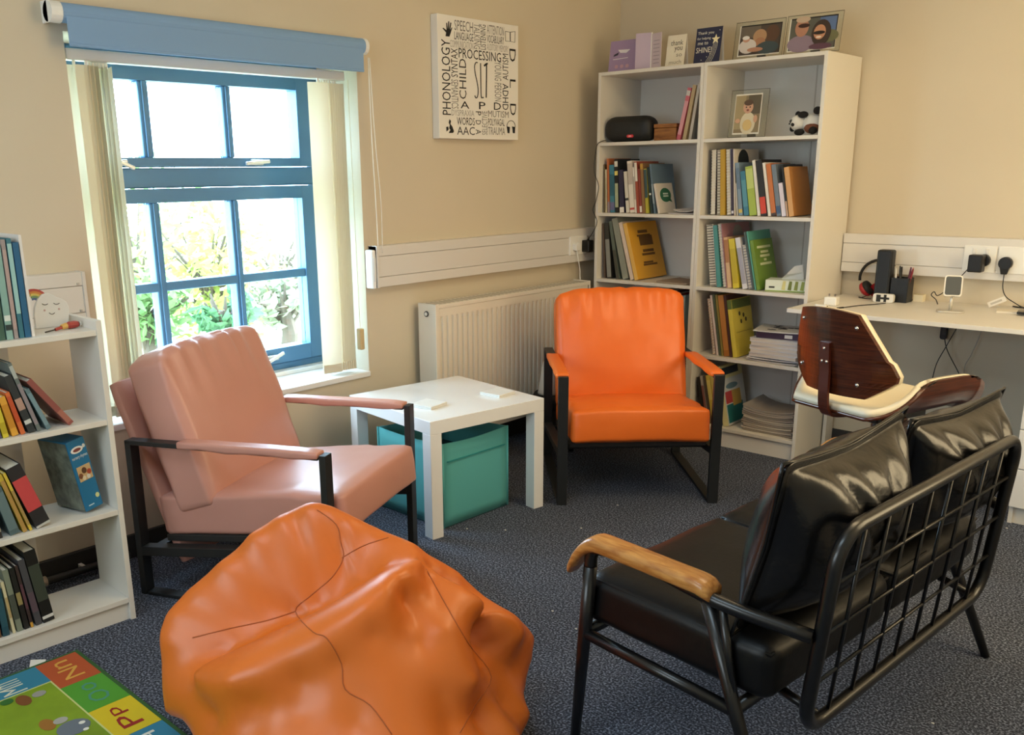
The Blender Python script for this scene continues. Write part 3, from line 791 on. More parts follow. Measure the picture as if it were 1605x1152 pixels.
    fs = [(j * nu + i, j * nu + (i + 1) % nu, (j + 1) * nu + (i + 1) % nu, (j + 1) * nu + i) for j in range(nv) for i in range(nu)]
    mb.add(vs, fs)
    me = mb.mesh('body')
    bm = bmesh.new(); bm.from_mesh(me); bmesh.ops.remove_doubles(bm, verts=bm.verts, dist=.0004); bm.to_mesh(me); bm.free()
    OR = M('#d66e26', .38, bump=(120, .10, .0008), var=(2.5, .05))
    link('body', me, OR, t, True)
    from mathutils.bvhtree import BVHTree
    tree_ = BVHTree.FromPolygons([tuple(q) for q in pos], fs)
    def surf(px, py):
        d = Vector(ray(px, py)).normalized(); h_ = tree_.ray_cast(Vector(CAM), d)
        return None if h_[0] is None else np.array(h_[0]) - loc
    SM = M('#a9551f', .6)
    for seam in ([(497, 799), (527, 822), (534, 850), (538, 874), (520, 905), (485, 935), (463, 958), (490, 990), (512, 1000), (535, 1040), (541, 1080), (580, 1105), (615, 1152)],
                 [(463, 958), (420, 972), (360, 985), (300, 1000)], [(536, 874), (570, 855), (610, 842)],
                 [(668, 892), (700, 950), (735, 1010), (770, 1060), (745, 1105), (720, 1150)]):
        pts_ = [surf(*p) for p in seam]; pts_ = [p for p in pts_ if p is not None]
        if len(pts_) > 2:
            dense = []; seam = [tuple(q_) for q_ in smooth_path(seam, 4)]
            for a_, b_ in zip(seam[:-1], seam[1:]):
                for k in range(6): dense.append(surf(a_[0] + (b_[0] - a_[0]) * k / 6, a_[1] + (b_[1] - a_[1]) * k / 6))
            sp = [p + nrm * .0004 for p in dense if p is not None]
            part('seam', t, MB().tube(sp, .0014, 5), SM, smooth=True)
    return t
beanbag()
# ------------------------------------------------------------------ black two-seat sofa (faces -x; back grid towards +x)
def sofa():
    t = thing('loveseat', 'black leather two-seat sofa with tubular metal frame, grid back and oak armrests', 'sofa', (2.15, -2.25, 0), R(-4.5))
    L = .545
    LEA2 = M('#0a0a0b', .42, bump=(55, .25, .002), spec=.35)
    LEA = M('#0b0b0c', .27, bump=(55, .30, .003), var=(4, .1), spec=.6)
    BK = M('#0e0e0f', .34, coat=.25)
    OAK = wood_mat('oak', '#a86a30', '#cf9550', (6, 30, 30), .35, .2)
    for s in (-1, 1):
        y = s * L
        # front leg, arm tube, and back joint
        part('leg', t, MB().tube([(-.285, y, .0), (-.262, y, .29), (-.25, y, .455)], [.012, .016, .016], 10), BK, smooth=True)
        arm = smooth_path([(-.25, y, .455), (-.247, y, .485), (-.225, y, .503), (-.1, y, .505), (.08, y, .482), (.25, y - s * .05, .455)], 4)
        part('arm_tube', t, MB().tube(arm, .015, 10), BK, smooth=True)
        part('leg', t, MB().tube([(.05, y, .485), (.135, y, .25), (.245, y + s * .01, .0)], [.015, .015, .011], 10), BK, smooth=True)
        part('strut', t, MB().tube([(.085, y, .48), (.13, y, .27)], .009, 8), BK, smooth=True)
        part('side_rail', t, MB().tube([(-.262, y, .285), (.13, y, .262)], .014, 10), BK, smooth=True)
        # oak armrest: curved slab
        mb = MB(); prof = []
        def f(u, v):
            x = -.298 + u * .365
            z = .520 - .078 * max(0, (.22 - u) / .22) ** 2 - .012 * u - .010 * max(0, (u - .9) / .1) ** 2
            a = v * 2 * math.pi
            e = .7
            cx = math.copysign(abs(math.cos(a)) ** e, math.cos(a)); sz = math.copysign(abs(math.sin(a)) ** e, math.sin(a))
            k = 1.0 if .03 < u < .97 else .86
            return Vector((x, y + .030 * cx * k, z + .019 * sz * k))
        n_u, n_v = 26, 18
        vs = [f(i / n_u, j / n_v) for i in range(n_u + 1) for j in range(n_v)]
        fs = [(i * n_v + j, i * n_v + (j + 1) % n_v, (i + 1) * n_v + (j + 1) % n_v, (i + 1) * n_v + j) for i in range(n_u) for j in range(n_v)]
        fs += [tuple(range(n_v)), tuple(n_u * n_v + j for j in range(n_v - 1, -1, -1))]
        part('armrest', t, mb.add(vs, fs), OAK, smooth=True, label='honey oak armrest')
    part('front_rail', t, MB().tube([(-.262, -L, .288), (-.262, L, .288)], .014, 10), BK, smooth=True)
    part('rear_rail', t, MB().tube([(.128, -L, .265), (.128, L, .265)], .014, 10), BK, smooth=True)
    for k in range(5):
        yy = -.42 + k * .21
        part('seat_slat', t, MB().box(-.262, .128, yy - .02, yy + .02, .279, .287), BK)
    # reclined back frame: rounded rectangle of tube with a wire grid
    bl, bf = .480, .440; z0, z1 = .235, .665
    def B(y, z): return (.240 + (z - z0) * .09, y, z)
    loop = []
    r = .07
    for cy, cz, a0_ in ((bf - r, z1 - r, 0), (-bl + r, z1 - r, 90), (-bl + r, z0 + r, 180), (bf - r, z0 + r, 270)):
        for k in range(6):
            a = R(a0_ + 90 * k / 5); loop.append(B(cy + r * math.cos(a), cz + r * math.sin(a)))
    loop.append(loop[0])
    part('back_frame', t, MB().tube(loop, .0145, 10, False), BK, smooth=True)
    for k in range(8):
        yy = -bl + (k + 1) * (bl + bf) / 9
        part('grid_bar', t, MB().tube([B(yy, z0), B(yy, z1)], .0042, 6), BK, smooth=True)
    for k in range(3):
        zz = z0 + (k + 1) * (z1 - z0) / 4
        part('grid_bar', t, MB().tube([B(-bl, zz), B(bf, zz)], .0042, 6), BK, smooth=True)
    for s in (-1, 1):
        part('back_bracket', t, MB().tube([(.128, s * .4, .265), B(s * .4, z0)], .010, 8), BK, smooth=True)
    # seat cushions
    for s in (-1, 1):
        sc = puff(.235, .262, .062, .030, (.006, .004, .014), 16, .004, 9, 11 + s)
        o = part('seat_cushion', t, xf(sc, TRS((-.045, s * .267, .358), ry=2)), LEA2, smooth=True)
        pp = []
        for k in range(49):
            a = 2 * math.pi * k / 48; c, s2 = math.cos(a), math.sin(a); m = max(abs(c), abs(s2))
            pp.append(TRS((-.045, s * .267, .358), ry=2) @ Vector((c / m * .226, s2 / m * .253, .048)))
        part('piping', o, MB().tube(pp, .0045, 6), LEA2, smooth=True)
    # plump back cushions with gathered folds
    def back_cushion(yc, rx, rz, tall, seed, dx=0.0):
        hy, hz, hx_ = .285, tall, .085
        T = Matrix.Translation((.136 + dx, yc, .415 + tall)) @ Matrix.Rotation(R(rz), 4, 'Z') @ Matrix.Rotation(R(12), 4, 'Y') @ Matrix.Rotation(R(rx), 4, 'X')
        def fold(pos, p):
            e1 = abs(p[1]) ** 3.4; e2 = abs(p[2]) ** 3.4
            q = Vector(pos)
            # pillow: thin at the seam, corners pulled to points
            q.x *= max(.10, (1 - .88 * e1) * (1 - .88 * e2))
            q.z *= 1 - .13 * (1 - abs(p[1]) ** 1.4) * abs(p[2]) ** 2 * (1 if p[2] > 0 else .4)
            q.y *= 1 - .10 * (1 - abs(p[2]) ** 1.4) * abs(p[1]) ** 2
            g = 0
            for k, (yy, zz, sl, am, wd) in enumerate(((-.35, .45, .5, .020, .07), (-.05, .5, .2, .026, .06), (.15, .35, -.25, .020, .055), (.45, .5, -.5, .018, .06), (-.6, .0, .2, .012, .06), (.7, .1, -.3, .012, .06))):
                dd = (p[1] - yy - sl * (zz - p[2]) + .06 * math.sin(seed + k * 2 + p[2] * 3))
                g -= am * math.exp(-(dd / wd) ** 2) * math.exp(-((p[2] - zz) / .55) ** 2)
            g += .006 * math.sin(p[1] * 13 + seed) * math.exp(-((p[2] - .7) / .25) ** 2)
            g *= max(0, 1 - abs(p[2]) ** 6)
            if q.x < 0: q.x *= .75
            q.x += g if p[0] > 0 else -g * .6
            return q
        mb = puff(hx_, hy, hz, .05, (.05, 0, 0), 40, .003, 10, seed, fold)
        o = part('back_cushion', t, xf(mb, T), LEA, smooth=True)
        pp = []
        for k in range(73):
            a = 2 * math.pi * k / 72; c, s2 = math.cos(a), math.sin(a); m = max(abs(c), abs(s2)); c /= m; s2 /= m
            zz = s2 * hz * (1 - .13 * (1 - abs(c) ** 1.4) * abs(s2) ** 2 * (1 if s2 > 0 else .4)); yy = c * hy * (1 - .10 * (1 - abs(s2) ** 1.4) * abs(c) ** 2)
            pp.append(T @ Vector((0, yy, zz)))
        part('piping', o, MB().tube(pp, .004, 6), LEA, smooth=True)
    back_cushion(-.255, 0, 2, .190, 3)
    back_cushion(.335, -2, -1, .168, 6, .0)
    return t
sofa()

# ------------------------------------------------------------------ desk chair of bent walnut ply
def desk_chair():
    ang = 70.0
    t = thing('desk_chair', 'bent walnut ply office chair with cream seat pad facing the desk', 'office chair', (1.895, -1.17, 0), R(ang - 90))
    # local: +y forward, +x right
    WAL = wood_mat('walnut', '#3a1a0e', '#5d2c16', (3, 3, 60), .28, .5)
    CRM = M('#e6dcc2', .5, bump=(90, .1, .001))
    MET = M('#3a2a24', .3, .8)
    # back shell: hexagon-like panel, bent around the sitter
    def back_pt(u, v, off):
        # u -1..1 sideways, v 0..1 upward
        wv = .205 * (1 - .46 * max(0, (v - .27) / .73) ** 1.15) * (1 - .42 * max(0, (.24 - v) / .24) ** 1.2)
        x = u * wv
        z = .592 + v * .285 + .012 * (u * u) * (0 if v < .5 else -1)
        y = -.250 - .055 * (v - .2) + 1.84 * x * x + off
        return Vector((x, y, z))
    def shell(o0, o1, sh=1.0):
        mb = MB(); nu, nv = 20, 14
        a = [back_pt((2 * i / nu - 1) * sh, .5 + (j / nv - .5) * sh, o0) for j in range(nv + 1) for i in range(nu + 1)]
        b = [back_pt((2 * i / nu - 1) * sh, .5 + (j / nv - .5) * sh, o1) for j in range(nv + 1) for i in range(nu + 1)]
        w = nu + 1; n0 = len(a); fs = []
        for j in range(nv):
            for i in range(nu):
                k = j * w + i; fs.append((k, k + 1, k + 1 + w, k + w)); fs.append((n0 + k, n0 + k + w, n0 + k + 1 + w, n0 + k + 1))
        rim = [i for i in range(nu)] + [j * w + nu for j in range(nv)] + [nv * w + nu - i for i in range(nu)] + [(nv - j) * w for j in range(nv)]
        for k in range(len(rim)):
            p, q = rim[k], rim[(k + 1) % len(rim)]; fs.append((p, q, n0 + q, n0 + p))
        return mb.add(a + b, fs)
    bs = part('back_shell', t, shell(0, .014), WAL, smooth=False, label='dark walnut back panel')
    part('back_pad', t, shell(.0142, .036, .985), CRM, smooth=True)
    for u, v in ((-.80, .86), (.80, .84), (-.72, .26), (.55, .16)):
        p = back_pt(u, v, -.003); part('bolt', bs, MB().lathe([(.0, -.004), (.005, -.003), (.0065, 0), (.0065, .004)], 12, Matrix.Translation(p) @ Matrix.Rotation(R(-90), 4, 'X'), cap=False), CHROME, smooth=True)
    # bracket from the back down under the seat
    path = [(0, -.276, .765), (0, -.266, .67), (0, -.262, .58), (0, -.25, .535), (0, -.21, .515), (0, -.06, .505)]
    mb = MB(); sp = smooth_path(path, 4)
    for (a, b) in zip(sp[:-1], sp[1:]):
        d = Vector(b) - Vector(a); nn = Vector((0, -d.z, d.y)).normalized() * .005; wx = Vector((.019, 0, 0))
        A, B_ = Vector(a), Vector(b)
        mb.hexa([A - wx - nn, A + wx - nn, A + wx + nn, A - wx + nn, B_ - wx - nn, B_ + wx - nn, B_ + wx + nn, B_ - wx + nn])
    br = part('back_bracket', t, mb, M('#5a2a1e', .3, .4))
    for x, z in ((0, .745), (-.009, .702), (.010, .702)):
        part('bolt', br, MB().lathe([(0, -.004), (.005, -.003), (.006, 0), (.006, .003)], 10, Matrix.Translation((x, -.279 + (.745 - z) * .1, z)) @ Matrix.Rotation(R(-90), 4, 'X'), cap=False), CHROME, smooth=True)
    # seat trough that curves up into the arms
    def sec(s):   # s -1..1 across; returns x, z
        a = abs(s); sg = math.copysign(1, s)
        if a < .5: return s / .5 * .14, .54
        k = (a - .5) / .5
        x = .14 + .08 * math.sin(min(1, k * 1.25) * math.pi / 2); z = .54 + .095 * (1 - math.cos(min(1, k * 1.15) * math.pi / 2)) + .02 * k
        return sg * x, z
    def trough(off0, off1, m, name, lo, hi, lab=None):
        mb = MB(); nu, nv = 40, 12; vs = []
        for off in (off0, off1):
            for j in range(nv + 1):
                for i in range(nu + 1):
                    s = lo + (hi - lo) * i / nu; x, z = sec(s); x2, z2 = sec(s + .01 if s < .99 else s - .01)
                    tx, tz = (x2 - x, z2 - z) if s < .99 else (x - x2, z - z2)
                    l = math.hypot(tx, tz) or 1; nx, nz = -tz / l, tx / l
                    k = max(0, (abs(s) - .55) / .45)
                    yb = -.235 + .17 * k; yf = .235 - .035 * k - (.03 * (2 * abs(s) - 1) ** 8 if abs(s) > .9 else 0)
                    y = yb + (yf - yb) * j / nv
                    e = .02 * (abs(2 * j / nv - 1)) ** 6 * k
                    dz = .012 * ((y + .235) / .47) ** 2 * (1 - k) - .03 * max(0, (y - .15) / .085) ** 2 * (1 - k) - e
                    vs.append((x + nx * off, y, z + nz * off + dz))
        w = nu + 1; n0 = w * (nv + 1); fs = []
        for j in range(nv):
            for i in range(nu):
                k = j * w + i; fs.append((k, k + w, k + 1 + w, k + 1)); fs.append((n0 + k, n0 + k + 1, n0 + k + 1 + w, n0 + k + w))
        rim = [i for i in range(nu)] + [j * w + nu for j in range(nv)] + [nv * w + nu - i for i in range(nu)] + [(nv - j) * w for j in range(nv)]
        for k in range(len(rim)):
            p, q = rim[k], rim[(k + 1) % len(rim)]; fs.append((p, q, n0 + q, n0 + p))
        part(name, t, mb.add(vs, fs), m, smooth=True, label=lab)
    trough(-.012, 0.0, WAL, 'seat_shell', -1, 1)
    trough(.0004, .022, CRM, 'seat_pad', -.985, .985, 'cream padded seat')
    part('arm_mount', t, MB().box(.13, .18, -.14, -.07, .49, .53), MET, .008)
    part('tilt_plate', t, MB().box(-.1, .1, -.12, .12, .492, .516), BLACK_MET, .006)
    part('gas_column', t, MB().lathe([(.025, .10), (.025, .28), (.016, .28), (.016, .492)], 16), CHROME, smooth=False)
    bs_ = part('star_base', t, MB().lathe([(.04, .075), (.045, .085), (.045, .12), (.03, .13)], 20), CHROME)
    for k in range(5):
        a = R(72 * k + 18); c, s = math.cos(a), math.sin(a)
        part('base_arm', t, MB().tube([(c * .03, s * .03, .10), (c * .17, s * .17, .088), (c * .27, s * .27, .072)], [.020, .016, .012], 10), CHROME, smooth=True)
        ca = part('caster', t, MB().tube([(c * .27 - s * .022, s * .27 + c * .022, .028), (c * .27 + s * .022, s * .27 - c * .022, .028)], .028, 16), BLACK, smooth=False)
        part('caster_stem', ca, MB().tube([(c * .27, s * .27, .028), (c * .27, s * .27, .07)], .006, 8), BLACK)
    return t
desk_chair()

# ------------------------------------------------------------------ tall white bookcases
BX0, BXM, BX1, BYF, BH = .1394, .7186, 1.2849, -.380, 1.7674
BYB = -.018
SHZ = [1.438, 1.0965, .7641, .4377, .0944]
LAM = M('#dfdad0', .42)
def tall_case(x0, x1, label):
    t = thing('bookcase', label, 'bookcase', ((x0 + x1) / 2, 0, 0))
    a, b = -(x1 - x0) / 2 + .0006, (x1 - x0) / 2 - .0006; th = .016
    part('side_panel', t, MB().box(a, a + th, BYF, BYB, 0, BH), LAM, .001)
    part('side_panel', t, MB().box(b - th, b, BYF, BYB, 0, BH), LAM, .001)
    part('top_panel', t, MB().box(a + th, b - th, BYF, BYB, BH - th, BH), LAM, .001)
    for z in SHZ:
        part('shelf', t, MB().box(a + th, b - th, BYF + .001, BYB - .004, z - th, z), LAM, .001)
    part('kick_board', t, MB().box(a + th, b - th, BYF + .012, BYF + .026, 0, SHZ[-1] - th), LAM)
    part('back_board', t, MB().box(a + th, b - th, BYB - .004, BYB, .08, BH - th), M('#e4e0da', .55))
    part('back_joint', t, MB().box(a + th + (b - a) * .62, a + th + (b - a) * .62 + .006, BYB - .0055, BYB - .004, .08, BH - th), M('#c4beb6', .6))
    return t
tall_case(BX0, BXM, 'tall white bookcase nearest the radiator, with a speaker on its upper shelf')
tall_case(BXM, BX1, 'tall white bookcase beside the desk, with a framed baby photo inside')

# low open-backed bookcase
LX, LY, LH, LA = .4569, -3.1742, .9186, R(90 - 1.87)
lowf = Matrix.Translation((LX, LY, 0)) @ Matrix.Rotation(LA, 4, 'Z')   # local x right, y inward, z up; front plane y=0
def PLOW(px, py, v=0.0):
    p0 = lowf @ Vector((0, v, 0)); nn = lowf.to_3x3() @ Vector((0, 1, 0))
    q = PN(px, py, p0, nn); return lowf.inverted() @ Vector(q)
lb = thing('low_bookcase', 'low white open-backed bookcase full of leaning books beside the haze-paled armchair', 'bookcase', (LX, LY, 0), LA)
LWD, LDP, th = .62, .205, .016
LSZ = [.892, .632, .357, .073]
part('side_panel', lb, MB().box(-th, 0, 0, LDP, 0, LH), LAM, .001)
part('side_panel', lb, MB().box(-LWD, -LWD + th, 0, LDP, 0, LH), LAM, .001)
for z in LSZ: part('shelf', lb, MB().box(-LWD + th, -th, .002, LDP, z - th, z), LAM, .001)
part('kick_board', lb, MB().box(-LWD + th, -th, .012, .026, 0, LSZ[-1] - th), LAM)
part('back_strip', lb, MB().box(-LWD + th, -.19, LDP, LDP + .004, .05, LH - .02), LAM)

# ------------------------------------------------------------------ desk and drawers
DZ, DYF = .7347, -.5998
dk = thing('desk', 'long white desk top against the wall beside the tall bookcases', 'desk', (2.2, 0, 0))
def dx(v): return v - 2.2
part('desk_top', dk, MB().box(dx(1.292), dx(3.2), DYF, -.003, DZ - .018, DZ), LAM, .0015)
part('end_panel', dk, MB().box(dx(1.292), dx(1.308), -.10, -.02, 0, DZ - .018), LAM, .001)
part('end_panel', dk, MB().box(dx(3.18), dx(3.196), DYF + .02, -.02, 0, DZ - .018), LAM, .001)
part('end_panel', dk, MB().box(dx(2.62), dx(2.636), DYF + .02, -.02, 0, DZ - .018), LAM, .001)
du = thing('drawer_unit', 'white drawer pedestal under the desk', 'drawers', (2.41, -.3, 0))
part('carcass', du, MB().box(-.2, .2, -.265, .27, .0, DZ - .02), LAM, .001)
part('plinth_strip', du, MB().box(-.2, -.185, -.272, -.265, .0, .066), LAM)
for z0, z1 in ((.068, .215), (.219, .366), (.370, .517), (.521, DZ - .03)):
    d = part('drawer', du, MB().box(-.2, .2, -.285, -.267, z0, z1), M('#eceae6', .4), .0015)
    part('pull', d, MB().box(-.06, .06, -.299, -.285, z1 - .03, z1 - .022), M('#d0cec8', .4), .002)
# ------------------------------------------------------------------ books
ORD = ['first', 'second', 'third', 'fourth', 'fifth', 'sixth', 'seventh', 'eighth', 'ninth', 'tenth', 'eleventh', 'twelfth', 'thirteenth', 'fourteenth', 'fifteenth', 'sixteenth', 'seventeenth', 'eighteenth']
def book_at(base, frame_rz, tilt, t_, h_, dep, col, bands, label, cat, group, kind='book', lean_pivot='l'):
    """base: world position of the pivot corner; local x across the spine, y into the shelf, z up"""
    o = bpy.data.objects.new(kind, None); COL.objects.link(o); o.empty_display_size = .03
    o.matrix_world = Matrix.Translation(Vector(base)) @ Matrix.Rotation(frame_rz, 4, 'Z') @ Matrix.Rotation(tilt, 4, 'Y')
    tag(o, label, cat, group)
    cm = M(col, .5)
    c = min(.0022, t_ * .2); x0, x1 = (0, t_) if lean_pivot == 'l' else (-t_, 0)
    if kind == 'spiral_notebook':
        part('cover', o, MB().box(x0, x0 + c, .006, dep, 0, h_).box(x1 - c, x1, .006, dep, 0, h_), cm)
        part('pages', o, MB().box(x0 + c, x1 - c, .007, dep - .003, .002, h_ - .002), PAGE)
        mb = MB(); nn = max(8, int(h_ / .0125)); xm = (x0 + x1) / 2
        for k in range(nn):
            z = (k + .5) * h_ / nn
            mb.tube([(xm + (t_ * .42) * math.cos(R(a)), .006 - .010 * math.sin(R(a)), z) for a in range(0, 181, 30)], .0018, 5)
        part('spiral_binding', o, mb, M(bands[0][2] if bands else '#2a2826', .4))
    else:
        cv_ = MB().box(x0, x0 + c, 0, dep, 0, h_).box(x1 - c, x1, 0, dep, 0, h_).box(x0 + c, x1 - c, 0, c, 0, h_)
        part('cover', o, cv_, cm)
        part('pages', o, MB().box(x0 + c, x1 - c, c, dep - .004, .003, h_ - .003), PAGE)
        for z0, z1, bc in bands:
            part('spine_band', o, MB().box(x0 + .0004, x1 - .0004, -.0006, .0002, z0 * h_, z1 * h_), M(bc, .5))
    return o
def shelf_row(region, proj, zs, yin, depth, rows, place, group, frame_rz, wmax=None, xmin=None):
    ox, oy, sc = region; M_ = []
    for k, r_ in enumerate(rows):
        bx0, bx1, tx, ty, by, col, bands, desc = r_[:8]
        opt = r_[8] if len(r_) > 8 else {}
        a = proj(ox + bx0 / sc, oy + by / sc, yin); b = proj(ox + bx1 / sc, oy + by / sc, yin); tp = proj(ox + tx / sc, oy + ty / sc, yin)
        h_ = min(math.hypot(tp[0] - a[0], tp[2] - zs), wmax or 9)
        M_.append(dict(x0=a[0], x1=b[0], th=max(0.0, math.atan2(a[0] - tp[0], tp[2] - zs)), h=h_, dep=opt.get('dep', depth), col=col, bands=bands,
                       lab='%s, %s from the %s' % (desc, ORD[k], place), kind=opt.get('kind', 'book')))
    # leaning books: each leans on its left neighbour, which is thinned by the wedge of air between them
    M_[0]['th'] = min(M_[0]['th'], math.asin(min(.9, max(0, (M_[0]['x0'] - xmin) / M_[0]['h'] * .95))) if xmin is not None else M_[0]['th'])
    for p, q in zip(M_[:-1], M_[1:]):
        sp = q['x0'] - p['x0']; hc = min(p['h'], q['h'])
        want = max(math.sin(q['th']), math.sin(p['th'])) - math.sin(p['th'])
        gap = min(want * hc, .5 * sp)
        q['th'] = math.asin(min(.9, math.sin(p['th']) + gap / hc))
        p['t'] = max(.003, min(p['x1'] - p['x0'], sp - gap) * math.cos(p['th']) - .0016)
    M_[-1]['t'] = max(.003, (M_[-1]['x1'] - M_[-1]['x0']) * math.cos(M_[-1]['th']))
    for j in range(1, len(M_)):
        q = M_[j]
        for p in M_[max(0, j - 4):j]:
            z = min(p['h'] * math.cos(p['th']), q['h'] * math.cos(q['th']))
            lim = (q['x0'] - .003 - (p['x0'] + p['t'] / math.cos(p['th']) - z * math.tan(p['th']))) / z
            if math.tan(q['th']) > lim: q['th'] = math.atan(max(0.0, lim))
    out = []
    for m in M_:
        pos = lowf @ Vector((m['x0'], yin, zs + .0006)) if frame_rz else Vector((m['x0'], yin, zs + .0006))
        o = book_at(pos, frame_rz, -m['th'], m['t'], m['h'], m['dep'], m['col'], m['bands'], m['lab'], 'book', group, m['kind'])
        out.append((o, m['t'], m['h'], m['dep']))
    return out
def PB(x, y, v): return PY(x, y, v)
YI = BYF + .035
W_, Kc, T_ = '#efe9dc', '#1a1a1a', '#e9e2d2'
g = 'books on the shelf under the speaker'
L2 = [(112, 140, 110, 230, 965, '#6b5c42', [], 'thin olive-brown paperback'),
 (142, 172, 132, 310, 965, '#d8cfae', [(.1, .8, '#c9c2a2')], 'slim cream paperback'),
 (178, 214, 150, 140, 965, '#b5683e', [(0, .2, '#9a8a94')], 'tall rust-orange paperback'),
 (216, 290, 190, 240, 965, '#3f7f92', [(.05, .22, '#6a6a92'), (.35, .8, '#2c6274')], 'teal textbook with dark spine lettering'),
 (296, 352, 268, 150, 965, '#1d2124', [(.86, .96, '#d9d6c8'), (.7, .78, '#e0cf72'), (.1, .55, '#aab494')], 'black book with yellow spot'),
 (366, 440, 330, 320, 965, '#2e2c48', [(.0, .13, '#e8e2da')], 'dark navy hardback with a white foot label'),
 (468, 522, 425, 345, 970, '#d9d2c5', [(.3, .36, '#3a3a3a')], 'pale grey paperback'),
 (530, 606, 480, 180, 975, '#e6ddd0', [(.55, .95, '#c2b6aa'), (.06, .1, '#c0504a')], 'thick white paperback with vertical title'),
 (608, 636, 575, 275, 975, '#e2dbd0', [(.3, .8, '#b9b0a6')], 'thin white paperback'),
 (638, 682, 615, 185, 980, '#a04a36', [(.62, .98, '#e6e0d2')], 'brick-red paperback with white upper spine'),
 (684, 722, 665, 300, 985, '#8a3b32', [(.02, .16, '#efe8e0')], 'dark red paperback with white foot label'),
 (724, 772, 690, 215, 985, '#8d6a45', [(.88, .99, '#c09038')], 'brown paperback with mustard top'),
 (776, 850, 740, 300, 988, '#b4aa3c', [(.35, .98, '#38545a')], 'yellow-footed paperback with slate upper spine'),
 (852, 900, 780, 280, 988, '#22383a', [(.4, .44, '#e6e6da')], 'dark green-black paperback'),
 (902, 965, 812, 232, 990, '#5f7688', [(.2, .6, '#8fa2ae')], 'blue-grey hardback with worn cover'),
 (968, 1000, 868, 545, 990, '#ddd4c8', [], 'small white book with green speech-bubble cover', {'dep': .15, 'dz': 1})]
mm = shelf_row((935, 235, 10.03), PB, SHZ[1], YI, .20, L2, 'wall end under the speaker', g, 0.0, xmin=BX0 + .018)
o, t_, h_, dep = mm[-1]
patch('speech_bubble', o, (t_, 0, 0), (0, 1, 0), (0, 0, 1), ell(dep * .5, h_ * .6, dep * .33, h_ * .24), M('#2c6b4c', .6))
patch('speech_tail', o, (t_, 0, 0), (0, 1, 0), (0, 0, 1), [(dep * .62, h_ * .42), (dep * .85, h_ * .34), (dep * .76, h_ * .5)], M('#2c6b4c', .6))
for zz in (.62, .54): patch('bubble_text', o, (t_, 0, 0), (0, 1, 0), (0, 0, 1), [(dep * .35, h_ * zz), (dep * .65, h_ * zz), (dep * .65, h_ * (zz + .05)), (dep * .35, h_ * (zz + .05))], M('#cfe0d2', .6), .0012)
g = 'books on the shelf under the baby photo'
R2 = [(112, 200, 130, 85, 985, '#4a423c', [(0, 1, '#e2ddd0')], 'black spiral notebook with white coil', {'kind': 'spiral_notebook'}),
 (204, 250, 205, 90, 985, '#cfcabb', [(0, 1, '#8a857a')], 'off-white spiral notebook', {'kind': 'spiral_notebook'}),
 (256, 336, 255, 85, 988, '#bf982c', [], 'mustard-yellow ring binder'),
 (346, 412, 325, 82, 988, '#c9c6c0', [(0, 1, '#efece4')], 'grey spiral notebook', {'kind': 'spiral_notebook'}),
 (416, 452, 385, 82, 990, '#3a2f45', [(.03, .07, '#d9d4dc')], 'tall plum paperback'),
 (454, 490, 432, 80, 990, '#d9d0c4', [], 'tall pale book with black cover disc', {'dep': .24}),
 (492, 518, 455, 560, 995, '#ece6dc', [], 'short thin white booklet'),
 (520, 588, 440, 280, 998, '#8196aa', [(.05, .12, '#d0b860'), (.5, .9, '#6a8098')], 'pale blue paperback'),
 (592, 664, 510, 400, 1002, '#3f7d96', [(.2, .8, '#5a96a8')], 'mid-blue paperback'),
 (668, 772, 580, 335, 1005, '#a6bb4e', [(.55, .95, '#c3d27a')], 'fat lime-green paperback'),
 (780, 826, 680, 245, 1005, '#e6e0d4', [], 'tall white paperback with soft corners'),
 (830, 924, 735, 245, 1008, '#241f1a', [(.04, .34, '#d4452c')], 'black paperback with red lower spine'),
 (928, 972, 818, 280, 1010, '#e9e2d6', [], 'cream-white paperback with plain spine'),
 (976, 1046, 890, 292, 1012, '#c8743a', [(.0, .06, '#3a2a22')], 'burnt-orange paperback'),
 (1050, 1116, 950, 305, 1015, '#76828f', [(.05, .2, '#3f5a80')], 'steel-grey paperback'),
 (1120, 1184, 1060, 560, 1018, '#e0d8e4', [], 'short lilac-white booklet'),
 (1186, 1216, 1100, 300, 1020, '#20201f', [(.0, .3, '#c9a890')], 'thin black paperback'),
 (1220, 1292, 1118, 345, 1022, '#c98a45', [(0, 1, '#d8a468')], 'tan-orange hardback closing the row', {'dep': .19})]
mm = shelf_row((1100, 225, 8.917), PB, SHZ[1], YI, .20, R2, 'divider under the baby photo', g, 0.0, xmin=BXM + .018)
o, t_, h_, dep = mm[5]
patch('cover_disc', o, (t_, 0, 0), (0, 1, 0), (0, 0, 1), ell(dep * .36, h_ * .82, .052, .052), M('#1c2224', .6))
g = 'books on the shelf under the paper sheets'
L3 = [(150, 196, 112, 145, 940, '#5a4a40', [], 'thin brown folder'),
 (200, 324, 152, 130, 945, '#2f302c', [(.02, .7, '#8a8a84')], 'dark photo-covered magazine file'),
 (330, 420, 192, 120, 950, '#5f6a60', [(.0, .5, '#4a4a40')], 'grey-green folder'),
 (425, 530, 222, 90, 955, '#8f9285', [], 'thick pale sage folder'),
 (535, 592, 345, 140, 955, '#dcc8b8', [], 'pinkish-white paperback'),
 (598, 655, 425, 150, 955, '#d9a02c', [(0, 1, '#e6b860')], 'amber wood-patterned book closing the row', {'dep': .27})]
mm = shelf_row((930, 335, 9.219), PB, SHZ[2], YI, .25, L3, 'wall end above the orange chair', g, 0.0, xmin=BX0 + .018)
o, t_, h_, dep = mm[-1]
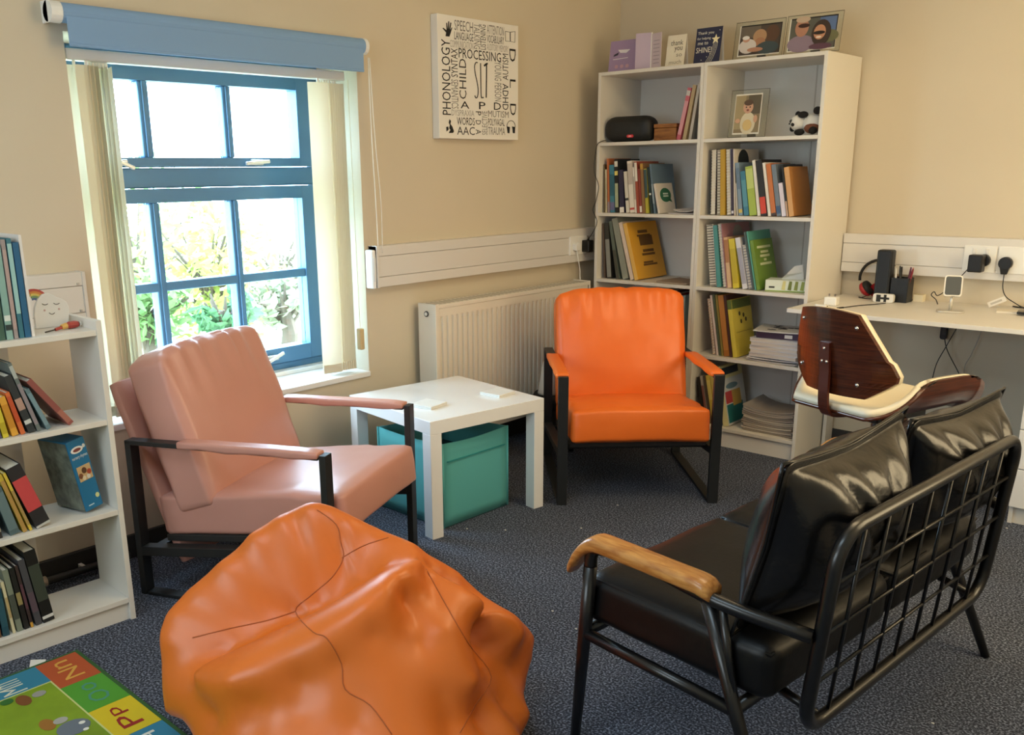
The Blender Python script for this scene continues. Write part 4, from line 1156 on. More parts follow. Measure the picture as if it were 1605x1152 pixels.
for zz, w0, w1, hh_ in ((.80, .3, .62, .015), (.74, .25, .7, .01), (.58, .3, .75, .05), (.46, .35, .72, .014), (.40, .3, .74, .012), (.26, .3, .62, .01), (.22, .28, .75, .01)):
    patch('cover_print', o, (t_, 0, 0), (0, 1, 0), (0, 0, 1), [(dep * w0, h_ * zz), (dep * w1, h_ * zz), (dep * w1, h_ * zz + hh_), (dep * w0, h_ * zz + hh_)], M('#6a4a1c', .7))
g = 'books on the shelf beside the tissue box'
R3 = [(150, 245, 100, 110, 945, '#f0ead8', [(0, 1, '#2a2622')], 'cream spiral notebook with black coil', {'kind': 'spiral_notebook'}),
 (250, 326, 190, 120, 955, '#4f9390', [], 'teal plastic folder'),
 (330, 374, 245, 95, 958, '#b4b2aa', [(0, 1, '#dcd8d0')], 'grey wire-bound notebook', {'kind': 'spiral_notebook'}),
 (376, 392, 300, 98, 960, '#a97a80', [], 'tall mauve folder with grey half-disc', {'dep': .27}),
 (394, 452, 330, 282, 962, '#d8b48c', [(.5, .95, '#b07a50')], 'peach paperback'),
 (470, 552, 408, 305, 970, '#d8c63c', [(.1, .8, '#c4b030')], 'bright yellow paperback'),
 (598, 668, 495, 290, 978, '#dcdce2', [(.1, .8, '#a9a9b6')], 'white textbook with printed spine'),
 (674, 728, 588, 382, 985, '#c4c4cc', [(0, 1, '#8c8c94')], 'silver spiral notebook', {'kind': 'spiral_notebook'}),
 (732, 764, 608, 210, 990, '#4c5a58', [], 'dark slate folder'),
 (766, 790, 680, 195, 992, '#5aa392', [], 'tall sea-green book', {'dep': .22}),
 (792, 838, 692, 325, 998, '#6f8f32', [], 'leaf-green hardback with pale title', {'dep': .19})]
mm = shelf_row((1095, 340, 8.676), PB, SHZ[2], YI, .20, R3, 'divider by the tissue box', g, 0.0, xmin=BXM + .018)
o, t_, h_, dep = mm[-1]
for zz, w0, w1 in ((.82, .15, .85), (.72, .3, .7), (.64, .25, .75), (.56, .42, .55), (.48, .2, .8)):
    patch('cover_title', o, (t_, 0, 0), (0, 1, 0), (0, 0, 1), [(dep * w0, h_ * zz), (dep * w1, h_ * zz), (dep * w1, h_ * zz + .011), (dep * w0, h_ * zz + .011)], M('#d6dcae', .7))
o, t_, h_, dep = mm[3]
patch('cover_disc', o, (t_, 0, 0), (0, 1, 0), (0, 0, 1), ell(dep * .55, h_ * .8, .05, .05, 16, 0, 180), M('#8f8c88', .6))
g = 'books on the shelf beside the report stack'
R4 = [(300, 352, 228, 150, 880, '#a98f80', [(0, 1, '#c9a890')], 'brown spiral notebook', {'kind': 'spiral_notebook'}),
 (354, 384, 265, 108, 885, '#d8c4bc', [], 'blush-white folder'),
 (386, 418, 308, 100, 890, '#4f5a44', [], 'dark green folder'),
 (420, 450, 350, 100, 895, '#8a7a3c', [], 'olive-gold folder'),
 (452, 524, 392, 108, 900, '#b87a3a', [(.0, .1, '#a06428')], 'caramel binder'),
 (528, 560, 452, 112, 910, '#4a2a24', [], 'maroon folder'),
 (566, 622, 508, 172, 925, '#d6c24a', [(.84, 1, '#5a6a32')], 'yellow book with green top band', {'dep': .19})]
mm = shelf_row((1080, 450, 8.228), PB, SHZ[3], YI, .21, R4, 'divider by the report stack', g, 0.0, xmin=BXM + .018)
o, t_, h_, dep = mm[-1]
patch('cover_band', o, (t_, 0, 0), (0, 1, 0), (0, 0, 1), [(.002, h_ * .84), (dep - .004, h_ * .84), (dep - .004, h_ - .002), (.002, h_ - .002)], M('#5a6a32', .6))
for yy, zz in ((.35, .74), (.55, .7), (.65, .62), (.4, .6)): patch('cover_dot', o, (t_, 0, 0), (0, 1, 0), (0, 0, 1), ell(dep * yy, h_ * zz, .009, .011, 10), M('#4a4420', .6))
patch('cover_line', o, (t_, 0, 0), (0, 1, 0), (0, 0, 1), [(dep * .1, h_ * .42), (dep * .9, h_ * .42), (dep * .9, h_ * .425), (dep * .1, h_ * .425)], M('#6a6030', .6))
g = 'books on the bottom shelf by the newspapers'
R5 = [(292, 330, 232, 225, 770, '#26241f', [], 'black folder'),
 (334, 368, 262, 215, 775, '#b9aea4', [(.3, .8, '#8a5a52')], 'grey-white magazine'),
 (372, 402, 292, 210, 778, '#5a5044', [], 'dark brown folder'),
 (406, 452, 328, 208, 782, '#d8bf52', [(.5, .9, '#e0cf78')], 'yellow paperback'),
 (456, 500, 380, 225, 786, '#cdb964', [], 'straw-yellow paperback'),
 (530, 592, 500, 110, 800, '#c8c08a', [(0, 1, '#d8d09a')], 'yellow-edged picture annual', {'dep': .21})]
mm = shelf_row((1060, 560, 7.2), PB, SHZ[4], YI, .20, R5, 'divider on the bottom shelf', g, 0.0, xmin=BXM + .018)
o, t_, h_, dep = mm[-1]
def cover(o, t_, y0, y1, z0, z1, c, nm='cover_picture', off=.0006): return patch(nm, o, (t_, 0, 0), (0, 1, 0), (0, 0, 1), [(y0, z0), (y1, z0), (y1, z1), (y0, z1)], M(c, .6), off)
cover(o, t_, .002, dep - .004, .0, h_ * .78, '#b9bcbc'); cover(o, t_, .01, dep * .8, .01, h_ * .34, '#1f6a6c', off=.0014)
cover(o, t_, .01, dep * .4, h_ * .36, h_ * .56, '#a83a3c', off=.0014); cover(o, t_, dep * .35, dep * .75, h_ * .3, h_ * .56, '#a58a44', off=.0020)
cover(o, t_, .01, dep * .8, h_ * .84, h_ * .96, '#23303a', off=.0014)
patch('cover_picture', o, (t_, 0, 0), (0, 1, 0), (0, 0, 1), ell(dep * .4, h_ * .64, dep * .28, h_ * .05), M('#5a7684', .6), .0014)
# shelves mostly hidden behind the orange armchair
x = .50
for k, (tt, hh_, c, d_) in enumerate(((.045, .285, '#7a2420', 'maroon box file with white lettering'), (.045, .288, '#6a1f1e', 'dark maroon box file'), (.04, .28, '#8a2c26', 'red-brown box file with white label'), (.022, .27, '#9db8bc', 'pale blue annual'))):
    book_at((x, YI + .01, SHZ[3] + .0006), 0, 0, tt, hh_, .25, c, [(.86, .96, '#d9c8c0')] if k < 3 else [], '%s standing behind the orange armchair back' % d_, 'book', 'files behind the orange armchair'); x += tt + .001
x = .595
for k, (tt, hh_, c, d_) in enumerate(((.03, .26, '#2a1c22', 'dark plum folder'), (.03, .25, '#d9d4ca', 'white folder with foot label'), (.03, .27, '#1f2a32', 'ink-blue folder'))):
    book_at((x, YI + .01, SHZ[4] + .0006), 0, 0, tt, hh_, .24, c, [(.05, .12, '#c9b48a')], '%s low behind the orange armchair seat' % d_, 'book', 'folders behind the orange armchair'); x += tt + .001

# low bookcase rows
PL_ = PLOW
g = 'books on top of the low bookcase'
shelf_row((0, 350, 6.0625), PL_, LSZ[0], .025, .15, [
 (-30, 55, -70, 200, 1075, '#3f5f50', [(.4, .9, '#5a7a68')], 'dark green picture book'),
 (62, 130, 12, 212, 1060, '#86aca2', [(.1, .16, '#2a3a3a'), (.2, .26, '#d4dcd4')], 'pale teal picture book'),
 (134, 178, 104, 158, 1050, '#9a8f8c', [(.1, .9, '#b09a94')], 'pinkish patterned picture book'),
 (184, 234, 183, 148, 1045, '#35707f', [(.25, .95, '#9ac4c0')], 'teal book with a silver spine'),
 (236, 298, 246, 186, 1040, '#1b5078', [(.0, 1, '#1f5f86')], 'deep blue hardback'),
 (300, 326, 345, 118, 1030, '#e2dcd6', [], 'thin white book closing the row')], 'wall end of the cabinet top', g, LA)
g = 'books on the upper shelf of the low bookcase'
shelf_row((0, 540, 7.2), PL_, LSZ[1], .02, .15, [
 (-60, 36, -200, 640, 1090, '#54506a', [], 'dull violet paperback'),
 (42, 122, -85, 640, 1075, '#d2c23a', [(.1, .4, '#b8a428')], 'lemon-yellow paperback'),
 (146, 238, -25, 610, 1055, '#dba03a', [(.2, .8, '#c98a2c')], 'golden paperback'),
 (242, 322, 40, 560, 1020, '#cf6a38', [(.3, .9, '#c0502c')], 'orange-red paperback'),
 (328, 420, 15, 385, 1000, '#2b3336', [(.15, .22, '#c8ccc8'), (.4, .6, '#b08f80')], 'black picture-spined paperback'),
 (428, 526, 45, 240, 980, '#66716f', [(.1, .7, '#8c8388'), (.78, .96, '#aeb4ae')], 'thick grey hardback'),
 (530, 592, 250, 540, 930, '#5f7a82', [(.1, .9, '#74909a')], 'blue-grey paperback'),
 (780, 858, 300, 430, 880, '#8f4f48', [(.05, .3, '#a86a5a')], 'brown-red magazine slid low')], 'wall end of the upper shelf', g, LA)
g = 'books on the middle shelf of the low bookcase'
shelf_row((0, 670, 6.4), PL_, LSZ[2], .02, .15, [
 (-40, 92, -200, 520, 1120, '#2c2a28', [(.1, .2, '#b0a890')], 'black board book'),
 (110, 232, -90, 640, 1095, '#4f6468', [(.1, .9, '#647a7e')], 'slate-blue hardback'),
 (240, 300, -40, 500, 1070, '#c0a63a', [(0, .9, '#b08a4a')], 'mustard paperback'),
 (304, 362, 5, 480, 1050, '#d2b844', [(.1, .7, '#a88a54')], 'straw-yellow paperback'),
 (372, 536, 20, 455, 1020, '#26272a', [(.28, .80, '#c8484a'), (.0, .035, '#b9bab4')], 'thick black book with red band')], 'wall end of the middle shelf', g, LA)
g = 'books on the lowest shelf of the low bookcase'
shelf_row((0, 830, 6.4), PL_, LSZ[3], .02, .15, [
 (-80, 30, -180, 560, 1100, '#6a4a30', [], 'brown hardback'),
 (36, 132, -60, 620, 1080, '#1f4a5a', [(.2, .8, '#2a5666')], 'petrol-blue hardback'),
 (136, 172, -5, 540, 1060, '#d2c8a4', [(.3, .7, '#b8a070')], 'cream paperback'),
 (176, 240, 10, 425, 1010, '#7c8474', [(.2, .6, '#4a5048')], 'sage-grey paperback'),
 (246, 302, 72, 405, 975, '#1a1b1b', [(.4, .6, '#9a8a5a')], 'slim black paperback'),
 (306, 356, 130, 380, 945, '#3a2c2c', [(.0, .08, '#c8963a'), (.3, .7, '#5a3a44')], 'dark gold-footed paperback'),
 (360, 432, 152, 330, 925, '#46464c', [(.2, .5, '#5a4a54')], 'charcoal paperback'),
 (438, 556, 240, 235, 920, '#121414', [(.05, .09, '#d8d8d4'), (.3, .8, '#3a4238')], 'glossy black rounded case')], 'wall end of the lowest shelf', g, LA)

# carton of nursery rhymes on the middle shelf
cb = lowf @ Vector((-.172, .03, LSZ[2]))
p1 = PLOW(880 / 6.4, 670 + 905 / 6.4, .03)
nb = bpy.data.objects.new('book_carton', None); COL.objects.link(nb); nb.empty_display_size = .03
nb.matrix_world = lowf @ Matrix.Translation((p1[0], .03, LSZ[2] + .0075)) @ Matrix.Rotation(R(-9), 4, 'Y') @ Matrix.Rotation(R(13), 4, 'Z')
tag(nb, 'blue nursery rhyme book carton wrapped in clear plastic on the low bookcase', 'carton')
cw2, ch2, cd2 = .058, .218, .135
part('carton', nb, MB().box(0, cw2, 0, cd2, 0, ch2), M('#1a6f9c', .45), .002)
patch('plastic_side', nb, (0, cd2, 0), (0, -1, 0), (0, 0, 1), [(0, .002), (cd2 - .004, .002), (cd2 - .004, ch2 - .004), (0, ch2 - .004)], M('#6f7468', .2, var=(30, .4)))
FU, FV = (1, 0, 0), (0, 0, 1)
def fp(n_, poly, c, off=.0004): return patch(n_, nb, (0, 0, 0), FU, FV, poly, M(c, .5), off)
fp('logo_oval', ell(cw2 * .45, ch2 * .86, .020, .010), '#e8e8e4'); fp('logo_mark', ell(cw2 * .45, ch2 * .86, .013, .005), '#7a3a34', .0012); fp('star_mark', ell(cw2 * .86, ch2 * .88, .005, .006, 8), '#d8dcd8')
text_on('carton_title', nb, 'nursery rhymes', (.004, 0, ch2 * .725), FU, FV, cw2 - .008, .013, M('#dfe8ea', .5))
fp('cover_picture', [(.008, ch2 * .42), (cw2 - .006, ch2 * .42), (cw2 - .006, ch2 * .63), (.008, ch2 * .63)], '#c8a878')
for k, (u_, v_, r_, c) in enumerate(((.25, .5, .007, '#7a4a2c'), (.5, .56, .008, '#5a3a24'), (.75, .52, .007, '#a8462c'), (.4, .46, .006, '#e0d0b0'), (.65, .46, .006, '#d9d2c4'))):
    fp('cover_figure', ell(cw2 * u_, ch2 * v_, r_, r_ * 1.2, 10), c, .0012)
fp('flower_mark', ell(cw2 * .82, ch2 * .16, .007, .008, 7), '#d9dc9a'); fp('foot_mark', [(.012, ch2 * .06), (.030, ch2 * .06), (.030, ch2 * .075), (.012, ch2 * .075)], '#bcd6e2')
# ------------------------------------------------------------------ loose papers, magazines and stacks on the shelves
def sheet(name, label, cat, pts, z0, th, col, group=None, mat=None, curl=0.0):
    """a flat, slightly curled sheet or magazine: 4 plan points (world x,y), lying at height z0"""
    c = np.mean(np.array(pts), axis=0)
    o = thing(name, label, cat, (c[0], c[1], z0), 0, group)
    P = [np.array(p) - c for p in pts]
    mb = MB(); vs = []; n = 8
    def q(u, v, dz):
        p = (P[0] * (1 - u) + P[1] * u) * (1 - v) + (P[3] * (1 - u) + P[2] * u) * v
        return (p[0], p[1], dz + curl * (2 * abs(u - .5)) ** 2.5 * (.6 + .4 * v))
    for dz in (0, th):
        for j in range(n + 1):
            for i in range(n + 1): vs.append(q(i / n, j / n, dz))
    w = n + 1; n0 = w * w; fs = []
    for j in range(n):
        for i in range(n):
            k = j * w + i; fs.append((k, k + w, k + 1 + w, k + 1)); fs.append((n0 + k, n0 + k + 1, n0 + k + 1 + w, n0 + k + w))
    rim = [i for i in range(n)] + [j * w + n for j in range(n)] + [n * w + n - i for i in range(n)] + [(n - j) * w for j in range(n)]
    for k in range(len(rim)):
        a, b = rim[k], rim[(k + 1) % len(rim)]; fs.append((a, b, n0 + b, n0 + a))
    part('sheet', o, mb.add(vs, fs), mat or M(col, .7), smooth=False)
    return o
def rect(cx, cy, w, d, rz):
    c, s = math.cos(R(rz)), math.sin(R(rz))
    return [(cx + c * a - s * b, cy + s * a + c * b) for a, b in ((-w / 2, -d / 2), (w / 2, -d / 2), (w / 2, d / 2), (-w / 2, d / 2))]
sheet('paper_sheet', 'crumpled white paper lying beside the small speech-bubble book, lower sheet', 'paper', rect(.612, -.25, .14, .2, 6), SHZ[1] + .0012, .003, '#d8d2d4', 'loose papers under the speaker', curl=.004)
sheet('paper_sheet', 'folded white paper peaking on top of another sheet under the speaker', 'paper', rect(.63, -.24, .12, .18, -8), SHZ[1] + .010, .002, '#dfd9da', 'loose papers under the speaker', curl=.016)
sheet('magazine', 'brown picture magazine lying flat beside the amber book', 'magazine', rect(.60, -.27, .18, .19, -6), SHZ[2] + .001, .006, '#9a8672', curl=.004)
# reports stack on shelf R4
x0r, z = 1.06, SHZ[3] + .001
for k in range(2):
    sheet('paper_sheet', ('loose printed paper lowest under the white reports', 'loose printed paper directly under the white reports')[k], 'paper', rect(1.13, -.255, .25, .2, -4 + 7 * k), z, .004, ('#c9c2c0', '#dcdadc')[k], 'papers under the reports', curl=.006); z += .011
for k in range(5):
    hh_ = .017; w_ = .235
    o = thing('report', 'thick white bound report, %s from the top of its stack' % ('fifth', 'fourth', 'third', 'second', 'first')[k], 'report', (1.135 + .003 * (k % 2), -.255, z), R((-2, 1, -1, 2, -1)[k]), 'white reports stack')
    part('cover', o, MB().box(-w_ / 2, w_ / 2, -.105, .105, 0, .0012).box(-w_ / 2, w_ / 2, -.105, .105, hh_ - .0012, hh_), M('#dfe0e6', .5))
    part('pages', o, MB().box(-w_ / 2 + .002, w_ / 2 - .003, -.104, .103, .0012, hh_ - .0012), M('#d6cdc4', .8)); z += hh_ + .0006
o = thing('purple_book', 'dark purple hardback lying flat on the white reports', 'book', (1.13, -.25, z), R(8))
part('cover', o, MB().box(-.10, .10, -.085, .085, 0, .002).box(-.10, .10, -.085, .085, .028, .03).box(-.10, .10, -.085, -.083, .002, .028), M('#3a2440', .45))
part('pages', o, MB().box(-.098, .098, -.083, .083, .002, .028), PAGE)
patch('spine_label', o, (0, -.085, 0), (1, 0, 0), (0, 0, 1), [(.03, .006), (.065, .006), (.065, .022), (.03, .022)], M('#e6e2dc', .5)); z += .031
o = sheet('magazine', 'black and white photo magazine tilted on the purple book', 'magazine', rect(1.125, -.255, .22, .2, 12), z, .005, '#d9d6d0', curl=.004)
for k in range(14):
    rnd = random.Random(k); a, b = rnd.uniform(-.08, .07), rnd.uniform(-.08, .06)
    patch('cover_print', o, (0, 0, .005), (1, 0, 0), (0, 1, 0), [(a, b), (a + rnd.uniform(.01, .03), b), (a + .025, b + rnd.uniform(.008, .02)), (a, b + .015)], M('#4a4846', .7), .0015)
# newspapers on the bottom shelf
z = SHZ[4] + .001; NEWS = ['#8f867c', '#b9b2a8', '#a39a90', '#c4bcae', '#9c938a', '#b0a79c', '#bdb5a8', '#a79e94', '#8f877e', '#b3aaa0', '#a89f95', '#9a9188']
for k in range(12):
    rz = random.Random(40 + k).uniform(-7, 7)
    sheet('newspaper', 'folded grey newspaper, %s from the bottom of the pile' % ORD[k], 'newspaper', rect(1.125 + random.Random(k).uniform(-.006, .006), -.24, .255, .2, rz * .35), z, .0075, NEWS[k], 'newspapers on the bottom shelf', curl=.005 + .0022 * k); z += .0092
# tissue box
tbx = thing('tissue_box', 'green leaf-patterned tissue box with a white tissue pulled up', 'tissue box', (1.155, -.272, SHZ[2] + .0008), R(14))
part('carton', tbx, MB().box(-.102, .102, -.055, .055, 0, .052), M('#dfe6d6', .5), .002)
part('foot_strip', tbx, MB().box(-.1025, .1025, -.0555, .0555, 0, .006), M('#8fa456', .5))
for k in range(5):
    a = -.03 + k * .027
    patch('leaf_print', tbx, (0, -.055, 0), (1, 0, 0), (0, 0, 1), [(a, .010), (a + .016, .008), (a + .018, .048), (a + .006, .049)], M(('#d8d08a', '#6f7a32', '#8a9446', '#9aa650', '#6a7438')[k], .5))
patch('box_print', tbx, (0, -.055, 0), (1, 0, 0), (0, 0, 1), [(-.085, .016), (-.06, .016), (-.06, .024), (-.085, .024)], M('#3a3e36', .5))
patch('side_leaf', tbx, (-.102, 0, 0), (0, -1, 0), (0, 0, 1), [(-.02, .01), (.03, .01), (.02, .045)], M('#c9d0a4', .5))
mb = MB()
for sgn in (-1, 1):
    n0 = [(-.045, 0, .052), (.055, 0, .052), (.052, .006 * sgn, .085), (.045, .015 * sgn, .118), (.012, .012 * sgn, .112), (-.02, .02 * sgn, .075)]
    mb.add(n0, [(0, 1, 2), (0, 2, 5), (5, 2, 4), (4, 2, 3)])
part('tissue', tbx, mb, leaf_like('#f1efea', .2, .9, 'tissue'))

# ------------------------------------------------------------------ speaker shelf
sp = thing('speaker', 'rounded black portable speaker with a red badge on the upper shelf', 'speaker', (.286, -.295, SHZ[0] + .0008), R(4))
def spk(u, v):
    a = v * 2 * math.pi; w = .125; e = max(0, abs(2 * u - 1) - .62) / .38
    k = math.sqrt(max(.02, 1 - e * e * .55)); x = (2 * u - 1) * w
    c = math.copysign(abs(math.cos(a)) ** .7, math.cos(a)); s = math.copysign(abs(math.sin(a)) ** .7, math.sin(a))
    return Vector((x, .058 * c * k, .061 + .061 * s * k))
nu, nv = 26, 22; vs = [spk(i / nu, j / nv) for i in range(nu + 1) for j in range(nv)]
fs = [(i * nv + j, i * nv + (j + 1) % nv, (i + 1) * nv + (j + 1) % nv, (i + 1) * nv + j) for i in range(nu) for j in range(nv)] + [tuple(range(nv)), tuple(nu * nv + j for j in range(nv - 1, -1, -1))]
part('body', sp, MB().add(vs, fs), M('#15181a', .55, bump=(260, .5, .001)), smooth=True)
part('badge', sp, xf(MB().prism(rrect(-.018, .018, -.007, .007, .0065), 0, .004), TRS((.025, -.0535, .026), rx=90)), M('#d63a44', .4))
part('badge_mark', sp, xf(MB().prism(rrect(-.008, .008, -.0025, .0025, .002), .004, .0046), TRS((.025, -.0535, .026), rx=90)), M('#f0b8b8', .4))
wbx = thing('wooden_box', 'small brown wooden box between the speaker and the magazines', 'box', (.482, -.26, SHZ[0] + .0008), R(2))
WD = wood_mat('box_wood', '#7a4a24', '#b0763c', (4, 4, 20), .5)
part('base', wbx, MB().box(-.06, .06, -.045, .045, 0, .058), WD, .002)
part('lid', wbx, MB().box(-.062, .062, -.047, .047, .060, .078), WD, .002)
# leaning files in the speaker bay: lean right against the divider
lx_ = BXM - .017
for k, (dt, tt, hh_, deg, c, d_) in enumerate(((.0, .016, .262, 4, '#3a3430', 'dark brown folder leaning against the divider beside the wooden box'), (.031, .014, .25, 8, '#d0c7ba', 'greyish-white folder leaning next to the dark brown folder'),
        (.054, .018, .245, 10, '#c4ac84', 'tan folder leaning between white and pink folders'), (.080, .020, .235, 12, '#cf6a78', 'pink patterned folder leaning beside the wooden box'))):
    x = lx_ - .012 - dt - (.0 if k else 0)
    base = (x - hh_ * math.sin(R(deg)) * .0, YI + .03, SHZ[0] + .0005)
    book_at((x - hh_ * math.sin(R(deg)) * .75 + .03 * 0, YI + .03, SHZ[0] + .0005), 0, R(deg), tt, hh_, .2, c, [(.1, .75, '#e0a0a8'), (.85, .95, '#d8d0c8')] if k == 3 else [], d_, 'folder', 'folders leaning beside the wooden box', 'folder', 'r')
# cable from speaker down the side to its plug
ct = thing('speaker_cable', 'thin black cable running from the speaker down the bookcase edge', 'cable', (.15, -.39, .95))
cp = [(.175, -.35, 1.45), (.155, -.386, 1.437), (.143, -.392, 1.40), (.136, -.392, 1.30), (.165, -.392, 1.23), (.152, -.392, 1.16), (.134, -.392, 1.11), (.160, -.392, 1.05), (.130, -.392, .99), (.095, -.38, .962)]
part('cable', ct, MB().tube([np.array(p) - [.15, -.39, .95] for p in smooth_path(cp, 6)], .0019, 6), BLACK, smooth=True)
pa = thing('plug_adapter', 'black plug adapter in the trunking socket beside the bookcase', 'plug', (.056, -.355, .925))
part('body', pa, MB().box(0, .045, -.022, .022, -.03, .03), BLACK, .004)
part('cable_boot', pa, MB().tube([(.025, .0, .03), (.03, -.002, .045)], [.006, .004], 8), BLACK, smooth=True)
pw = thing('white_plug', 'white plug in the trunking socket with a cable dropping behind the radiator', 'plug', (.056, -.435, .925))
part('body', pw, MB().prism([(-.018, -.018), (.018, -.018), (.022, .012), (.0, .024), (-.022, .012)], 0, .026, Matrix.Rotation(R(90), 4, 'Y') @ Matrix.Rotation(R(90), 4, 'Z')), PLASTIC_W, .003)
part('cable', pw, MB().tube(smooth_path([(.013, 0, -.018), (.015, .01, -.06), (.012, .03, -.12), (.012, .034, -.17), (.03, .036, -.26)], 5), .0025, 6), PLASTIC_W, smooth=True)

# ------------------------------------------------------------------ cards and photos on top of the bookcases
def card(name, label, px0, px1, pyt, yw, col, rz=0, group='greeting cards on the bookcase', backfold=18):
    a = PY(px0, 110, yw); b = PY(px1, 110, yw); tp = PY((px0 + px1) / 2, pyt, yw)
    w_, hh_ = b[0] - a[0], tp[2] - BH
    t = thing(name, label, 'card', ((a[0] + b[0]) / 2, yw, BH), R(rz), group)
    T1 = Matrix.Rotation(R(-8), 4, 'X')
    part('front_leaf', t, xf(MB().box(-w_ / 2, w_ / 2, -.001, 0, .0005, hh_), T1), M(col, .6))
    part('back_leaf', t, xf(MB().box(-w_ / 2, w_ / 2, 0, .001, -hh_, -.0005), Matrix.Translation((0, hh_ * math.sin(R(8)), hh_ * math.cos(R(8)) + .0005)) @ Matrix.Rotation(R(9), 4, 'X')), M('#e2dcd4', .7))
    ux = Vector((1, 0, 0)); uy = T1.to_3x3() @ Vector((0, 0, 1)); o0 = T1 @ Vector((-w_ / 2, -.001, 0))
    return t, o0, ux, uy, w_, hh_
t, o0, ux, uy, w_, hh_ = card('greeting_card', 'lilac greeting card with a white bird motif near the wall corner', 953, 995, 62, -.29, '#a890b4')
LW = M('#ece6ea', .6)
patch('bird_print', t, o0, ux, uy, [(w_ * .30, hh_ * .72), (w_ * .75, hh_ * .70), (w_ * .62, hh_ * .60), (w_ * .40, hh_ * .62)], LW); patch('bird_tail', t, o0, ux, uy, [(w_ * .15, hh_ * .52), (w_ * .32, hh_ * .56), (w_ * .34, hh_ * .64), (w_ * .18, hh_ * .58)], M('#3a3440', .6))
patch('line_print', t, o0, ux, uy, [(w_ * .15, hh_ * .42), (w_ * .7, hh_ * .44), (w_ * .7, hh_ * .46), (w_ * .15, hh_ * .44)], LW)
for k in range(3): patch('leaf_print', t, o0, ux, uy, ell(w_ * (.3 + .2 * k), hh_ * .2, w_ * .07, hh_ * .06, 8), M('#c8a0b0', .6))
# standing open lilac card seen as two leaves
oc = thing('open_card', 'tall lilac and white card standing open beside the bird card', 'card', (PY(1020, 105, -.30)[0], -.30, BH), 0, 'greeting cards on the bookcase')
wL = PY(1024, 100, -.30)[0] - PY(1002, 100, -.30)[0]; hO = PY(1012, 52, -.30)[2] - BH
part('leaf', oc, xf(MB().box(-wL, 0, -.001, .001, 0, hO), TRS((.0, 0, 0), rz=14)), M('#c4b2c6', .6)); part('leaf', oc, xf(MB().box(.001, wL * .9, -.001, .001, 0, hO * .96), TRS((.0, 0, 0), rz=-18)), M('#d2c2ca', .6))
part('fold_edge', oc, MB().box(-.0025, .0025, -.002, .002, 0, hO), M('#f0ece8', .6))
for k in range(7): part('print_line', oc, xf(MB().box(wL * .2, wL * .75, -.0016, -.001, hO * (.15 + .1 * k), hO * (.17 + .1 * k)), TRS((0, 0, 0), rz=-18)), M('#a898a4', .6))
t, o0, ux, uy, w_, hh_ = card('greeting_card', 'cream card with handwritten thank you lettering', 1042, 1071, 54, -.31, '#e9dfc8')
IK = M('#4a4238', .7)
text_on('lettering', t, 'thank', o0 + ux * w_ * .2 + uy * hh_ * .68, ux, uy, w_ * .65, hh_ * .16, IK)
text_on('lettering', t, 'you', o0 + ux * w_ * .42 + uy * hh_ * .46, ux, uy, w_ * .42, hh_ * .17, IK)
text_on('lettering', t, 'so', o0 + ux * w_ * .55 + uy * hh_ * .32, ux, uy, w_ * .3, hh_ * .09, M('#8a8070', .7))
text_on('lettering', t, 'much', o0 + ux * w_ * .2 + uy * hh_ * .1, ux, uy, w_ * .65, hh_ * .12, M('#a09680', .7))
t, o0, ux, uy, w_, hh_ = card('greeting_card', 'navy card with a white shooting star and thank-you lettering', 1086, 1126, 42, -.31, '#262a48')
WT = M('#e9e4d4', .6)
for s, u, v, a, b in (('Thank you', .06, .80, .62, .10), ('for helping', .06, .66, .52, .09), ('me to', .1, .54, .4, .08), ('SHINE!', .06, .32, .6, .15)):
    text_on('lettering', t, s, o0 + ux * w_ * u + uy * hh_ * v, ux, uy, w_ * a, hh_ * b, WT)
star = [(w_ * .78 + w_ * (.17 if k % 2 == 0 else .07) * math.sin(R(36 * k)), hh_ * .66 + w_ * (.17 if k % 2 == 0 else .07) * math.cos(R(36 * k))) for k in range(10)]
patch('star', t, o0, ux, uy, star, M('#efe2b8', .6))
for k in range(4):
    c = [(w_ * (.72 + .05 * k) - w_ * (.28 - .02 * k) * s_ * s_ * .9, hh_ * .55 * (1 - s_) + hh_ * .04) for s_ in (0, .25, .5, .75, 1)]
    part('star_trail', t, MB().tube([o0 + ux * a + uy * b - Vector((0, .001, 0)) for a, b in c], .0007, 4), WT)
for u, v in ((.5, .2), (.3, .12), (.9, .9), (.62, .28)): patch('spark', t, o0, ux, uy, ell(w_ * u, hh_ * v, .002, .002, 6), WT)
